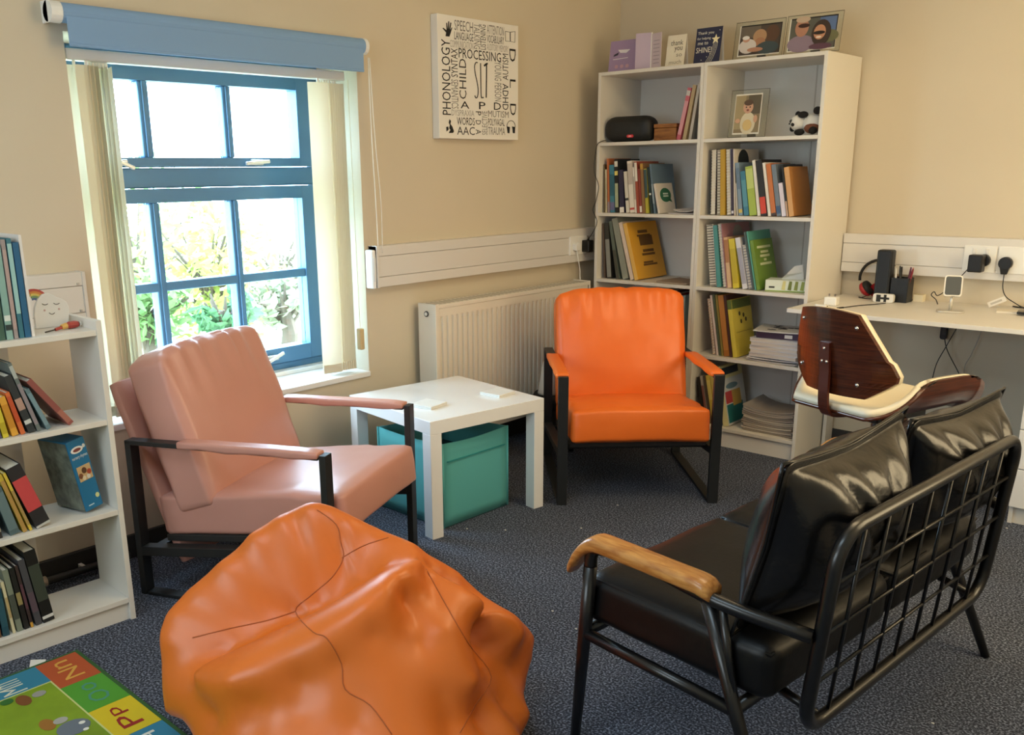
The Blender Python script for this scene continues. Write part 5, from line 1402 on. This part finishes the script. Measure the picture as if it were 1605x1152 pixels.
# glass frames
def photo_frame(label, px0, px1, pyt, pyb, yw, zb, rz, prints, inner, tilt=9):
    a = PY(px0, pyb, yw); b = PY(px1, pyb, yw); tp = PY((px0 + px1) / 2, pyt, yw)
    w_, hh_ = b[0] - a[0], tp[2] - zb
    t = thing('photo_frame', label, 'photo frame', ((a[0] + b[0]) / 2, yw, zb), R(rz), 'glass photo frames')
    T1 = Matrix.Rotation(R(-tilt), 4, 'X')
    part('glass_plate', t, xf(MB().box(-w_ / 2, w_ / 2, -.006, 0, .001, hh_), T1), glass_mat('frame_glass', (.93, .95, .93), .08))
    part('glass_edge', t, xf(MB().tube([(-w_ / 2, -.003, .002), (-w_ / 2, -.003, hh_), (w_ / 2, -.003, hh_), (w_ / 2, -.003, .002), (-w_ / 2, -.003, .002)], .0014, 4), T1), M('#3a352c', .3))
    part('stand', t, MB().hexa([(-.02, .003, hh_ * .5), (.02, .003, hh_ * .5), (.02, .012, hh_ * .55), (-.02, .012, hh_ * .55), (-.02, .05, 0), (.02, .05, 0), (.02, .054, 0), (-.02, .054, 0)][4:] + [(-.02, .012, hh_ * .5), (.02, .012, hh_ * .5), (.02, .016, hh_ * .5), (-.02, .016, hh_ * .5)]), M('#4a4640', .5))
    iu0, iu1, iv0, iv1 = inner
    ux = Vector((1, 0, 0)); uy = T1.to_3x3() @ Vector((0, 0, 1)); o0 = T1 @ Vector((-w_ / 2, -.0064, 0))
    def Q(u0, u1, v0, v1): return [(w_ * u0, hh_ * v0), (w_ * u1, hh_ * v0), (w_ * u1, hh_ * v1), (w_ * u0, hh_ * v1)]
    m_ = .022
    patch('mount', t, o0, ux, uy, Q(iu0 - m_, iu1 + m_, iv0 - m_ * 1.4, iv1 + m_ * 1.4), M('#e6e0d2', .5), .0002)
    if tilt > 7: patch('dark_border', t, o0, ux, uy, Q(iu0, iu1 + .018, iv0, iv1 + .035), M('#16120e', .4), .0009, .0002)
    pb = patch('photo', t, o0, ux, uy, Q(iu0, iu1, iv0, iv1), M(prints[0], .4), .0012)
    iw, ih = iu1 - iu0, iv1 - iv0
    for k, (kind, u, v, ru, rv, c) in enumerate(prints[1]):
        if kind == 'e': poly = ell(w_ * (iu0 + iw * u), hh_ * (iv0 + ih * v), w_ * iw * ru, hh_ * ih * rv, 18)
        else: poly = Q(iu0 + iw * (u - ru), iu0 + iw * (u + ru), iv0 + ih * (v - rv), iv0 + ih * (v + rv))
        patch('photo_shape', pb, o0, ux, uy, poly, M(c, .4), .0019 + .0005 * k, .0004)
    return t
photo_frame('glass frame with a photo of someone cuddling a white-capped baby', 1149, 1224, 31, 95, -.315, BH, 2,
    ('#4a4038', [('r', .25, .8, .25, .2, '#6a6054'), ('e', .8, .68, .18, .30, '#5a3f2e'), ('e', .50, .62, .17, .25, '#b08a66'), ('e', .52, .42, .13, .16, '#a87858'), ('e', .72, .2, .28, .22, '#3c4a4e'), ('e', .22, .30, .22, .26, '#cfc4bc'), ('e', .17, .55, .09, .11, '#c09078'), ('e', .16, .60, .09, .07, '#e0dcd8'), ('e', .42, .16, .2, .08, '#b4846a')]), (.12, .93, .12, .86))
photo_frame('glass frame with a selfie of two people in sunglasses under blue sky', 1229, 1314, 20, 85, -.33, BH, 2,
    ('#5a5a50', [('r', .82, .75, .18, .25, '#5a6f96'), ('e', .88, .38, .2, .2, '#6a6a4a'), ('e', .27, .20, .30, .28, '#8a7684'), ('e', .26, .72, .15, .30, '#b07e64'), ('e', .30, .78, .13, .07, '#3a2018'), ('e', .27, .98, .16, .10, '#c0a890'), ('e', .70, .50, .21, .42, '#3a2c24'), ('e', .67, .52, .13, .24, '#c08a68'), ('e', .66, .50, .13, .06, '#241a14'), ('e', .66, .36, .06, .03, '#e8d8c8'), ('e', .72, .06, .25, .10, '#5a3a48')]), (.08, .90, .1, .88))
photo_frame('clear upright frame with a photo of a baby in pale dungarees', 1141, 1199, 140, 212, -.31, SHZ[0] + .0008, 0,
    ('#8a7a5c', [('r', .2, .55, .2, .45, '#a5946e'), ('r', .75, .75, .25, .25, '#5f5644'), ('e', .55, .25, .30, .30, '#d8ccae'), ('e', .52, .68, .20, .17, '#cfa284'), ('e', .52, .80, .18, .08, '#5a4434'), ('e', .45, .68, .03, .02, '#3a2c24'), ('e', .60, .68, .03, .02, '#3a2c24'), ('e', .52, .60, .05, .03, '#8a4a3c'), ('e', .55, .2, .18, .15, '#d2b478'), ('e', .16, .32, .10, .06, '#cfa284'), ('e', .86, .36, .08, .10, '#cfa284')]), (.15, .82, .1, .88), 6)
# panda soft toy lying on its side
pd = thing('panda_toy', 'small black and white panda soft toy lying on the shelf', 'soft toy', (1.178, -.285, SHZ[0] + .002), R(-12)); pd.scale = (1.15, 1.15, 1.15)
def ball(c, r): return xf(MB().lathe([(max(.0005, r[0] * math.sin(math.pi * k / 10)), -r[0] * math.cos(math.pi * k / 10)) for k in range(11)], 16), Matrix.Translation(c) @ Matrix.Diagonal((1, r[1] / r[0], r[2] / r[0], 1)))
PWH, PBK = M('#e4e0d8', .9), M('#1c1a1a', .9)
part('body', pd, ball((.028, 0, .042), (.042, .036, .036)), PWH, smooth=True); hd = part('head', pd, ball((-.030, -.012, .046), (.032, .032, .030)), PWH, smooth=True)
for c in ((-.040, -.006, .078), (-.056, -.012, .026)): part('ear', hd, ball(c, (.011, .008, .011)), PBK, smooth=True)
for c in ((-.044, -.037, .052), (-.034, -.041, .040)): part('eye_patch', hd, ball(c, (.008, .005, .007)), PBK, smooth=True)
part('nose', hd, ball((-.05, -.04, .043), (.0035, .003, .003)), PBK, smooth=True)
for c in ((.0, -.03, .074), (-.014, -.026, .012)): part('arm', pd, ball(c, (.022, .011, .012)), PBK, smooth=True)
for c in ((.055, -.022, .086), (.05, -.034, .016)): part('foot', pd, ball(c, (.016, .014, .014)), PBK, smooth=True)
part('belly_patch', pd, ball((.035, -.02, .025), (.03, .022, .02)), M('#7a4a34', .9), smooth=True)

# ------------------------------------------------------------------ cloud plaque and screwdriver on the low bookcase
cpz = LSZ[0]
cl0 = PLOW(410 / 6.0625, 350 + 960 / 6.0625, .155)
cp_ = thing('cloud_plaque', 'smiling white cloud plaque with a rainbow standing on the low bookcase', 'ornament', lowf @ Vector((cl0[0], .155, cpz)), LA, None)
def cq(zx, zy):
    p = PLOW(zx / 6.0625, 350 + zy / 6.0625, .155); return (p[0] - cl0[0], p[2] - cpz)
CLOUD = [cq(*p) for p in ((330, 950), (320, 870), (325, 800), (350, 720), (390, 675), (440, 660), (490, 675), (530, 700), (580, 715), (625, 745), (650, 800), (650, 860), (640, 930))]
CLOUD = [(a, max(0.0005, b)) for a, b in CLOUD]; CLOUD[0] = (CLOUD[0][0], .0005); CLOUD[-1] = (CLOUD[-1][0], .0005)
part('cloud', cp_, MB().prism(CLOUD, -.006, .006, Matrix.Rotation(R(90), 4, 'X')), M('#e2e2e0', .6), .0015)
c0_ = cq(330, 760); bands_ = ('#b8504a', '#cf8a4a', '#d8c46a', '#7fa070', '#5a6f9a')
for k, c in enumerate(bands_):
    r1 = .040 - k * .0062; r0 = r1 - .006
    arc = [(c0_[0] + r1 * math.cos(R(a)), c0_[1] + r1 * math.sin(R(a)) * 1.0) for a in range(-5, 116, 11)] + [(c0_[0] + r0 * math.cos(R(a)), c0_[1] + r0 * math.sin(R(a))) for a in range(115, -6, -11)]
    part('rainbow_band', cp_, MB().prism(arc, -.0035, .0035, Matrix.Translation((0, .004, 0)) @ Matrix.Rotation(R(90), 4, 'X')), M(c, .6))
GI = M('#4a4444', .7); FR = Vector((0, -.0065, 0))
for ex in (418, 528):
    e_ = [cq(ex + dx_, 762 + 12 * (1 - (dx_ / 28) ** 2) - (6 if ex > 500 else 0)) for dx_ in (-28, -14, 0, 14, 28)]
    part('eye_line', cp_, MB().tube([(a, -.0068, b) for a, b in e_], .0009, 4), GI)
e_ = [cq(485 + dx_, 848 + 14 * (1 - (dx_ / 26) ** 2)) for dx_ in (-26, -13, 0, 13, 26)]
part('mouth_line', cp_, MB().tube([(a, -.0068, b) for a, b in e_], .0009, 4), GI)
for ex, ey in ((415, 825), (552, 812)):
    a, b = cq(ex, ey); patch('cheek', cp_, (0, -.006, 0), (1, 0, 0), (0, 0, 1), ell(a, b, .003, .003, 10), M('#c8a8a4', .7))
sd = PLOW(540 / 6.0625, 350 + 975 / 6.0625, .07)
scd = thing('screwdriver', 'red screwdriver with a yellow collar lying on the low bookcase', 'screwdriver', lowf @ Vector((-.075, .075, cpz + .011)), LA + R(14))
part('handle', scd, MB().tube([(.008, 0, 0), (.016, 0, 0), (.034, 0, 0), (.043, 0, 0), (.047, 0, 0)], [.007, .0105, .0105, .009, .005], 8), M('#a83c34', .4), smooth=False)
part('collar', scd, MB().tube([(-.008, 0, -.002), (.008, 0, 0)], [.007, .009], 10), M('#d0a458', .4))
part('end_cap', scd, MB().tube([(.047, 0, 0), (.052, 0, 0)], .008, 10), M('#d8d4cc', .3, .5))
part('shaft', scd, MB().tube([(-.008, 0, -.003), (-.028, 0, -.006)], .0045, 8), M('#a83c34', .4)); part('blade', scd, MB().tube([(-.028, 0, -.006), (-.06, 0, -.0085)], .002, 6), M('#3a3634', .4, .6))

# ------------------------------------------------------------------ desk things
def D(px, py): p = PZ(px, py, DZ); return (p[0], p[1], DZ)
b0 = D(1384, 471)
org = thing('desk_organiser', 'tall black desk organiser tower beside the pen pot', 'organiser', (1.517, -.12, DZ))
part('tower', org, MB().box(-.036, .030, -.035, .015, 0, .222), M('#131517', .45), .008)
part('ridge', org, MB().box(-.028, -.024, -.0365, -.035, .01, .21), M('#24282a', .4)); part('ridge', org, MB().box(.016, .020, -.0365, -.035, .01, .21), M('#24282a', .4))
pp_ = thing('pen_pot', 'black square pen pot full of pens next to the tower', 'pen pot', (1.587, -.115, DZ))
pot = MB()
for x0, x1, y0, y1 in ((-.036, .036, -.036, -.033), (-.036, .036, .033, .036), (-.036, -.033, -.033, .033), (.033, .036, -.033, .033)): pot.box(x0, x1, y0, y1, 0, .105)
part('pot', pp_, pot, M('#131517', .45), .001); part('pot_floor', pp_, MB().box(-.033, .033, -.033, .033, 0, .004), M('#131517', .45))
for k, (x, y, lx_2, ly_2, hh_, c, d_) in enumerate(((-.02, -.01, -.008, .0, .14, '#d9d6d0', 'white pen'), (-.012, .012, -.002, .004, .145, '#1a1a1a', 'black pen'), (.0, -.008, -.012, 0, .15, '#2a2e30', 'charcoal pen'), (.012, .01, .012, 0, .145, '#5a2440', 'plum pen'), (.02, -.012, .018, .003, .14, '#7a1f2c', 'crimson pen'), (.008, .02, .02, .004, .142, '#c88a84', 'pink pen'))):
    o = thing('pen', '%s standing in the black pen pot' % d_, 'pen', (1.587 + x, -.115 + y, DZ + .005), 0, 'pens in the pot')
    dx_, dy_ = (lx_2, ly_2); s_ = hh_ / .145
    part('barrel', o, MB().tube([(0, 0, 0), (dx_, dy_, hh_ * .85)], .0042, 8), M(c, .4), smooth=True); part('cap', o, MB().tube([(dx_, dy_, hh_ * .85), (dx_ * 1.15, dy_ * 1.15, hh_)], [.0046, .003], 8), M(c, .4))
dp = D(1390, 473)
dv = thing('white_device', 'small white rounded device with a black cross in front of the tower', 'device', (1.540, -.185, DZ), R(3))
part('body', dv, xf(MB().prism(rrect(-.043, .043, .001, .038, .010), -.012, .012), TRS(rx=90)), M('#e9e6de', .35), .002)
DU, DV_ = (1, 0, 0), (0, 0, 1)
for poly in ([(-.028, .004), (-.010, .004), (-.010, .034), (-.028, .034)], [(-.010, .015), (.026, .015), (.026, .024), (-.010, .024)], [(.003, .004), (.014, .004), (.014, .036), (.003, .036)]):
    patch('black_mark', dv, (0, -.012, 0), DU, DV_, poly, M('#23241f', .5))
# headphones leaning on the tower
hpn = thing('headphones', 'black headphones with red ear cups leaning against the organiser tower', 'headphones', (1.405, -.075, DZ + .0005), R(0))
band = [(.068 + .085 * math.cos(R(a)), .0, .088 + .082 * math.sin(R(a))) for a in range(45, 200, 12)]
part('headband', hpn, MB().tube(band, .0065, 8), M('#151515', .5), smooth=True)
cpm = Matrix.Translation((.018, -.008, .040)) @ Matrix.Rotation(R(52), 4, 'Y')
part('ear_cup', hpn, MB().lathe([(.0, -.020), (.022, -.019), (.033, -.010), (.035, .0), (.030, .004)], 22, cpm, cap=False), M('#a81f26', .35), smooth=True, label='red ear cup')
part('ear_cushion', hpn, MB().lathe([(.031, .003), (.034, .010), (.031, .021), (.018, .022), (.0, .016)], 22, cpm, cap=False), M('#191919', .6), smooth=True)
cpm2 = Matrix.Translation((.066, .0, .036)) @ Matrix.Rotation(R(90), 4, 'X')
part('ear_cup', hpn, MB().lathe([(.0, -.018), (.022, -.017), (.033, -.010), (.035, .0), (.0, .004)], 22, cpm2, cap=False), M('#a81f26', .35), smooth=True)
part('cable', hpn, MB().tube(smooth_path([(.03, -.02, .012), (.01, -.035, .003), (-.005, -.02, .003), (.03, -.05, .003), (.06, -.055, .003)], 5), .002, 6), BLACK, smooth=True)
def cable(label, pts, r=.002, mat=BLACK, name='cable', plug=None):
    c = np.mean(np.array(pts), axis=0); c[2] = min(p[2] for p in pts)
    o = thing(name, label, 'cable', c)
    part('lead', o, MB().tube([p - c for p in smooth_path(pts, 7)], r, 6), mat, smooth=True)
    if plug: part('plug_end', o, MB().tube([np.array(plug[0]) - c, np.array(plug[1]) - c], plug[2], 8), BLACK)
    return o
zc = DZ + .003
def Dz(px, py, z=zc): p = PZ(px, py, z); return (p[0], p[1], z)
cable('thin black lead lying across the desk in front of the tower', [Dz(1322, 482), Dz(1345, 479), Dz(1370, 477), Dz(1388, 475)], plug=(Dz(1312, 483), Dz(1322, 482), .0035))
cable('short black lead curving from behind the pen pot', [(1.625, -.10, zc), Dz(1436, 466), Dz(1443, 467), Dz(1449, 469)])
ad = thing('white_adapter', 'white cube plug adapter on the desk corner by the bookcase', 'plug adapter', (*D(1303, 478)[:2], DZ), R(6))
part('body', ad, MB().box(-.026, .026, -.024, .024, 0, .036), M('#f0ede4', .35), .004)
for x in (-.012, .012): part('prong', ad, MB().box(x - .003, x + .003, -.002, .002, .036, .048), CHROME)
usb = thing('white_charger_stick', 'flat white power bank lying beside the white adapter', 'power bank', (*D(1290, 481)[:2], DZ), R(-10)); part('body', usb, MB().box(-.035, .02, -.012, .012, 0, .010), M('#eeeae0', .35), .004)
part('port', usb, MB().box(.0195, .0205, -.004, .004, .003, .007), BLACK)
wb = thing('white_note_block', 'small cream note block behind the pen pot', 'note block', (1.645, -.055, DZ)); part('pad', wb, MB().box(-.02, .02, -.02, .02, 0, .03), M('#e9dfc4', .7), .001); part('cover_sheet', wb, MB().box(-.02, .02, -.02, .02, .0302, .0308), M('#d8cba8', .7))
ph = D(1489, 489)
pst = thing('phone_stand', 'silver phone stand with a grey pad on the desk', 'phone stand', (ph[0], ph[1], DZ), R(18))
part('base', pst, MB().prism(rrect(-.05, .05, -.036, .036, .02), 0, .007), M('#cfccc4', .3, .6), .002)
part('stem', pst, MB().tube([(0, .005, .007), (0, .005, .075)], .0062, 12), M('#d9d6cc', .3, .5), smooth=True)
Tp = Matrix.Translation((0, .0, .105)) @ Matrix.Rotation(R(-18), 4, 'X')
pl_ = part('cradle', pst, MB().prism(rrect(-.033, .033, -.042, .042, .010), -.004, .004, Tp @ Matrix.Rotation(R(90), 4, 'X')), M('#e6e2d8', .35, .2))
part('rubber_pad', pl_, MB().prism(rrect(-.028, .028, -.037, .037, .007), .004, .0052, Tp @ Matrix.Rotation(R(90), 4, 'X')), M('#575a5a', .8))
for x in (-.018, .018): part('lip', pst, xf(MB().box(x - .010, x + .010, -.020, -.002, -.046, -.041), Tp), M('#e6e2d8', .35, .2), .001)
def plug13(label, loc, big):
    o = thing('black_plug', label, 'plug', loc)
    Tm = Matrix.Rotation(R(90), 4, 'X')
    part('body', o, MB().prism(ell(0, 0, .026, .026, 20), 0, .022, Tm), BLACK, .003)
    if big: part('transformer', o, xf(MB().box(-.042, .012, -.075, -.022, -.045, .026), Matrix.Identity(4)), BLACK, .005)
    else: part('cable_boot', o, MB().hexa([(-.012, -.02, -.045), (.012, -.02, -.045), (.009, -.004, -.045), (-.009, -.004, -.045), (-.018, -.022, -.015), (.018, -.022, -.015), (.018, -.001, -.015), (-.018, -.001, -.015)]), BLACK, .002)
    return o
plug13('black transformer plug in the trunking socket above the phone stand', (1.882, -.0555, .925), True)
plug13('round black mains plug in the trunking socket beside the transformer plug', (1.965, -.0555, .918), False)
cable('black lead looping from the transformer plug to the phone stand', [(1.842, -.11, .895), (1.80, -.10, .84), (1.77, -.12, .80), (1.74, -.13, .775), (1.725, -.13, .79), (1.715, -.13, .775), (1.735, -.13, .758), (1.745, -.13, .738)])
cable('black lead hanging from the round mains plug down to the desk', [(1.965, -.065, .874), (1.968, -.07, .82), (1.985, -.075, .785), (2.02, -.075, .762), (2.06, -.07, .742), (2.12, -.065, .738)])
tg_ = thing('cable_tag', 'white paper care tag hanging on the mains lead', 'tag', (1.985, -.08, .74)); part('tag', tg_, xf(MB().box(-.035, .035, -.0008, .0008, -.011, .011), TRS((-.028, -.004, .022), ry=-28)), M('#e6e0d4', .7))
part('tag_print', tg_, xf(MB().box(-.025, .02, -.0014, -.0008, -.004, .004), TRS((-.028, -.004, .022), ry=-28)), M('#bdb6aa', .7))
cable('coiled black lead lying on the desk beside the tag', [Dz(1600, 474), Dz(1585, 473), Dz(1581, 477), Dz(1592, 481), Dz(1606, 482), Dz(1606, 478), Dz(1590, 476), (2.11, -.16, zc + .006), (2.14, -.17, zc + .006)], r=.003)
pdk = thing('notebook_pad', 'thin cream pad lying on the desk under the phone', 'notepad', (*D(1582, 489)[:2], DZ), R(12)); part('cover', pdk, MB().box(-.045, .075, -.04, .04, .0055, .0065), M('#e3dac6', .6)); part('pages', pdk, MB().box(-.045, .075, -.04, .04, 0, .0054), PAGE)
mob = thing('mobile_phone', 'black mobile phone lying on the cream pad', 'phone', (D(1604, 494)[0], D(1604, 494)[1], DZ + .0066), R(8)); part('body', mob, MB().box(-.022, .075, -.03, .03, 0, .009), BLACK, .003); part('screen', mob, MB().box(-.018, .071, -.026, .026, .0092, .0097), M('#050507', .1))
# leads below the desk
cable('black lead with an inline switch hanging under the desk', [(1.74, -.03, .715), (1.745, -.025, .66), (1.755, -.025, .60), (1.775, -.025, .53), (1.83, -.025, .44), (1.86, -.025, .38)])
sw = thing('inline_switch', 'black inline lead switch hanging under the desk', 'switch', (1.754, -.025, .575)); part('body', sw, MB().prism(rrect(-.014, .014, 0, .065, .010), -.010, .010, Matrix.Rotation(R(90), 4, 'X')), BLACK, .003); part('rocker', sw, MB().box(-.006, .006, -.012, -.010, .02, .045), M('#242424', .4))
cable('second black lead crossing under the desk', [(1.835, -.05, .715), (1.81, -.045, .64), (1.775, -.042, .55), (1.745, -.042, .47), (1.735, -.042, .40)])
cable('pale grey lead hanging under the desk against the wall', [(1.90, -.02, .715), (1.895, -.012, .62), (1.87, -.012, .52), (1.85, -.012, .46), (1.86, -.012, .36)], r=.0015, mat=M('#a8a296', .5))

# ------------------------------------------------------------------ alphabet play mat and scraps
MO = PZ(118, 1024, 0)
mdir = PZ(262, 1137, 0) - MO; mdir = mdir[:2] / np.linalg.norm(mdir[:2])
ldir = PZ(0, 1064, 0) - MO; ldir = ldir[:2] / np.linalg.norm(ldir[:2])
ang = math.atan2(mdir[1], mdir[0])
pm = thing('play_mat', 'colourful alphabet play mat with letter squares on the carpet', 'play mat', (MO[0], MO[1], 0), ang)
# local x along the right edge (towards the camera), y negative away from bookcase side
sgn = 1 if (np.array([-mdir[1], mdir[0]]) @ ldir) > 0 else -1
def mz(zx, zy):
    p = PZ(zx / 5.35, 980 + zy / 5.35, 0) - MO; return (p[0] * mdir[0] + p[1] * mdir[1], (-p[0] * mdir[1] + p[1] * mdir[0]))
MW, ML = .80, 1.2
y0, y1 = sorted((0.0, sgn * MW))
part('mat_base', pm, MB().box(-.012, ML, y0 - .012, y1 + .012, .0, .004), M('#2f5a2c', .8), .002)
a1_ = mz(800, 395)[0]; a2_ = mz(1070, 605)[0]; a3_ = mz(1340, 815)[0]
sq = (a3_ - .0) / 3
cols_ = ['#b5532a', '#4f9a2c', '#d8c01f', '#2f7f9e', '#b5532a', '#4f9a2c']
bwid = abs(mz(490, 555)[1]) * .95 if abs(mz(490, 555)[1]) > .05 else .13
for k in range(6):
    ya, yb = sorted((0.0, sgn * bwid)); q = part('letter_square', pm, MB().box(k * sq, (k + 1) * sq - .001, ya, yb, .004, .0048), M(cols_[k], .7))
    if k in (0, 1, 2, 3):
        T_x = {0: ('N', 'n', '#d8a548'), 1: ('O', 'o', '#4a8f7a'), 2: ('P', 'p', '#9a2420'), 3: ('Q', 'q', '#e0e0d4')}[k]
        for s_, xs, w_, v0, v1 in ((T_x[0], .82, .36, .27, .74), (T_x[1], .40, .26, .32, .66)):
            text_on('letter', q, s_, Vector(((k + xs) * sq, sgn * bwid * v0, .0048)), (-1, 0, 0), (0, sgn, 0), sq * w_, bwid * (v1 - v0), M(T_x[2], .7), 0, .0006)
for k in range(4):
    ya, yb = sorted((sgn * (bwid + k * sq * 1.05), sgn * (bwid + (k + 1) * sq * 1.05 - .001)))
    q = part('letter_square', pm, MB().box(0, bwid, ya, yb, .004, .0048), M(('#2f7f9e', '#d8c01f', '#b5532a', '#4f9a2c')[k], .7))
    for s_, xs, w_ in (('M', .90, .34), ('m', .50, .27)) if k == 0 else ():
        text_on('letter', q, s_, Vector((bwid * xs, sgn * (bwid + sq * .35), .0048)), (-1, 0, 0), (0, sgn, 0), bwid * w_, sq * .36, M('#d9dcc8', .7), 0, .0006)
ya, yb = sorted((sgn * bwid, sgn * MW)); pic = part('picture_field', pm, MB().box(bwid, ML, ya, yb, .004, .0046), M('#7d9a1f', .7, var=(8, .15)))
part('picture_border', pm, MB().box(bwid - .004, bwid, ya, yb, .0046, .0054).box(bwid, ML, *sorted((sgn * bwid, sgn * (bwid + .004))), .0046, .0054), M('#c9cf8a', .7))
for (zx, zy, r1, r2, c) in ((200, 645, .06, .022, '#7a4a24'), (330, 590, .03, .022, '#9a9a94'), (60, 660, .03, .02, '#2f6a2c'), (400, 850, .06, .022, '#9a6a2c'), (510, 815, .03, .022, '#a8a8a2'), (620, 870, .07, .05, '#6a7480'), (690, 830, .014, .01, '#e6e6dc'), (725, 885, .012, .009, '#e6e6dc')):
    a, b = mz(zx, zy); patch('animal_print', pic, (a, b, .0046), (1, 0, 0), (0, 1, 0), ell(0, 0, r1 * .5, r2 * .8, 14), M(c, .7), .0004 + .0003 * (r1 < .05))
ps = PZ(58, 1036, 0)
sc_ = thing('paper_scrap', 'torn white paper scrap on the carpet by the low bookcase', 'paper', (*PZ(56, 1037, 0)[:2], .004), 0)
sp_ = [PZ(245 / 5.35, 980 + 345 / 5.35, .006), PZ(255 / 5.35, 980 + 282 / 5.35, .006), PZ(385 / 5.35, 980 + 278 / 5.35, .006), PZ(378 / 5.35, 980 + 295 / 5.35, .006)]
l0 = np.array([*PZ(56, 1037, 0)[:2], .004])
mb = MB(); n = len(sp_); mb.add([p - l0 for p in sp_] + [p - l0 + [0, 0, .0012] for p in sp_], [tuple(range(n - 1, -1, -1)), tuple(range(n, 2 * n))] + [(i, (i + 1) % n, n + (i + 1) % n, n + i) for i in range(n)])
part('scrap', sc_, mb, M('#e6e4dc', .7)); sc_.location.z = .0
for o in sc_.children: o.location.z = .0
for k, (px, py) in enumerate(((262, 865), (277, 860), (235, 891), (732, 829), (792, 831), (866, 958), (911, 828), (1083, 1073), (903, 986), (968, 792), (1462, 1134), (1578, 828))):
    p = PZ(px, py, 0); o = part('lint', None, MB().hexa([(-.004, -.002, 0), (.004, -.003, 0), (.003, .003, 0), (-.003, .002, 0), (-.003, -.001, .002), (.003, -.002, .002), (.002, .002, .002), (-.002, .001, .002)]), M('#d8d6d0', .8))
    o.location = (p[0], p[1], .0005); tag(o, 'tiny white speck of lint on the dark carpet', 'lint', 'lint specks on the carpet')
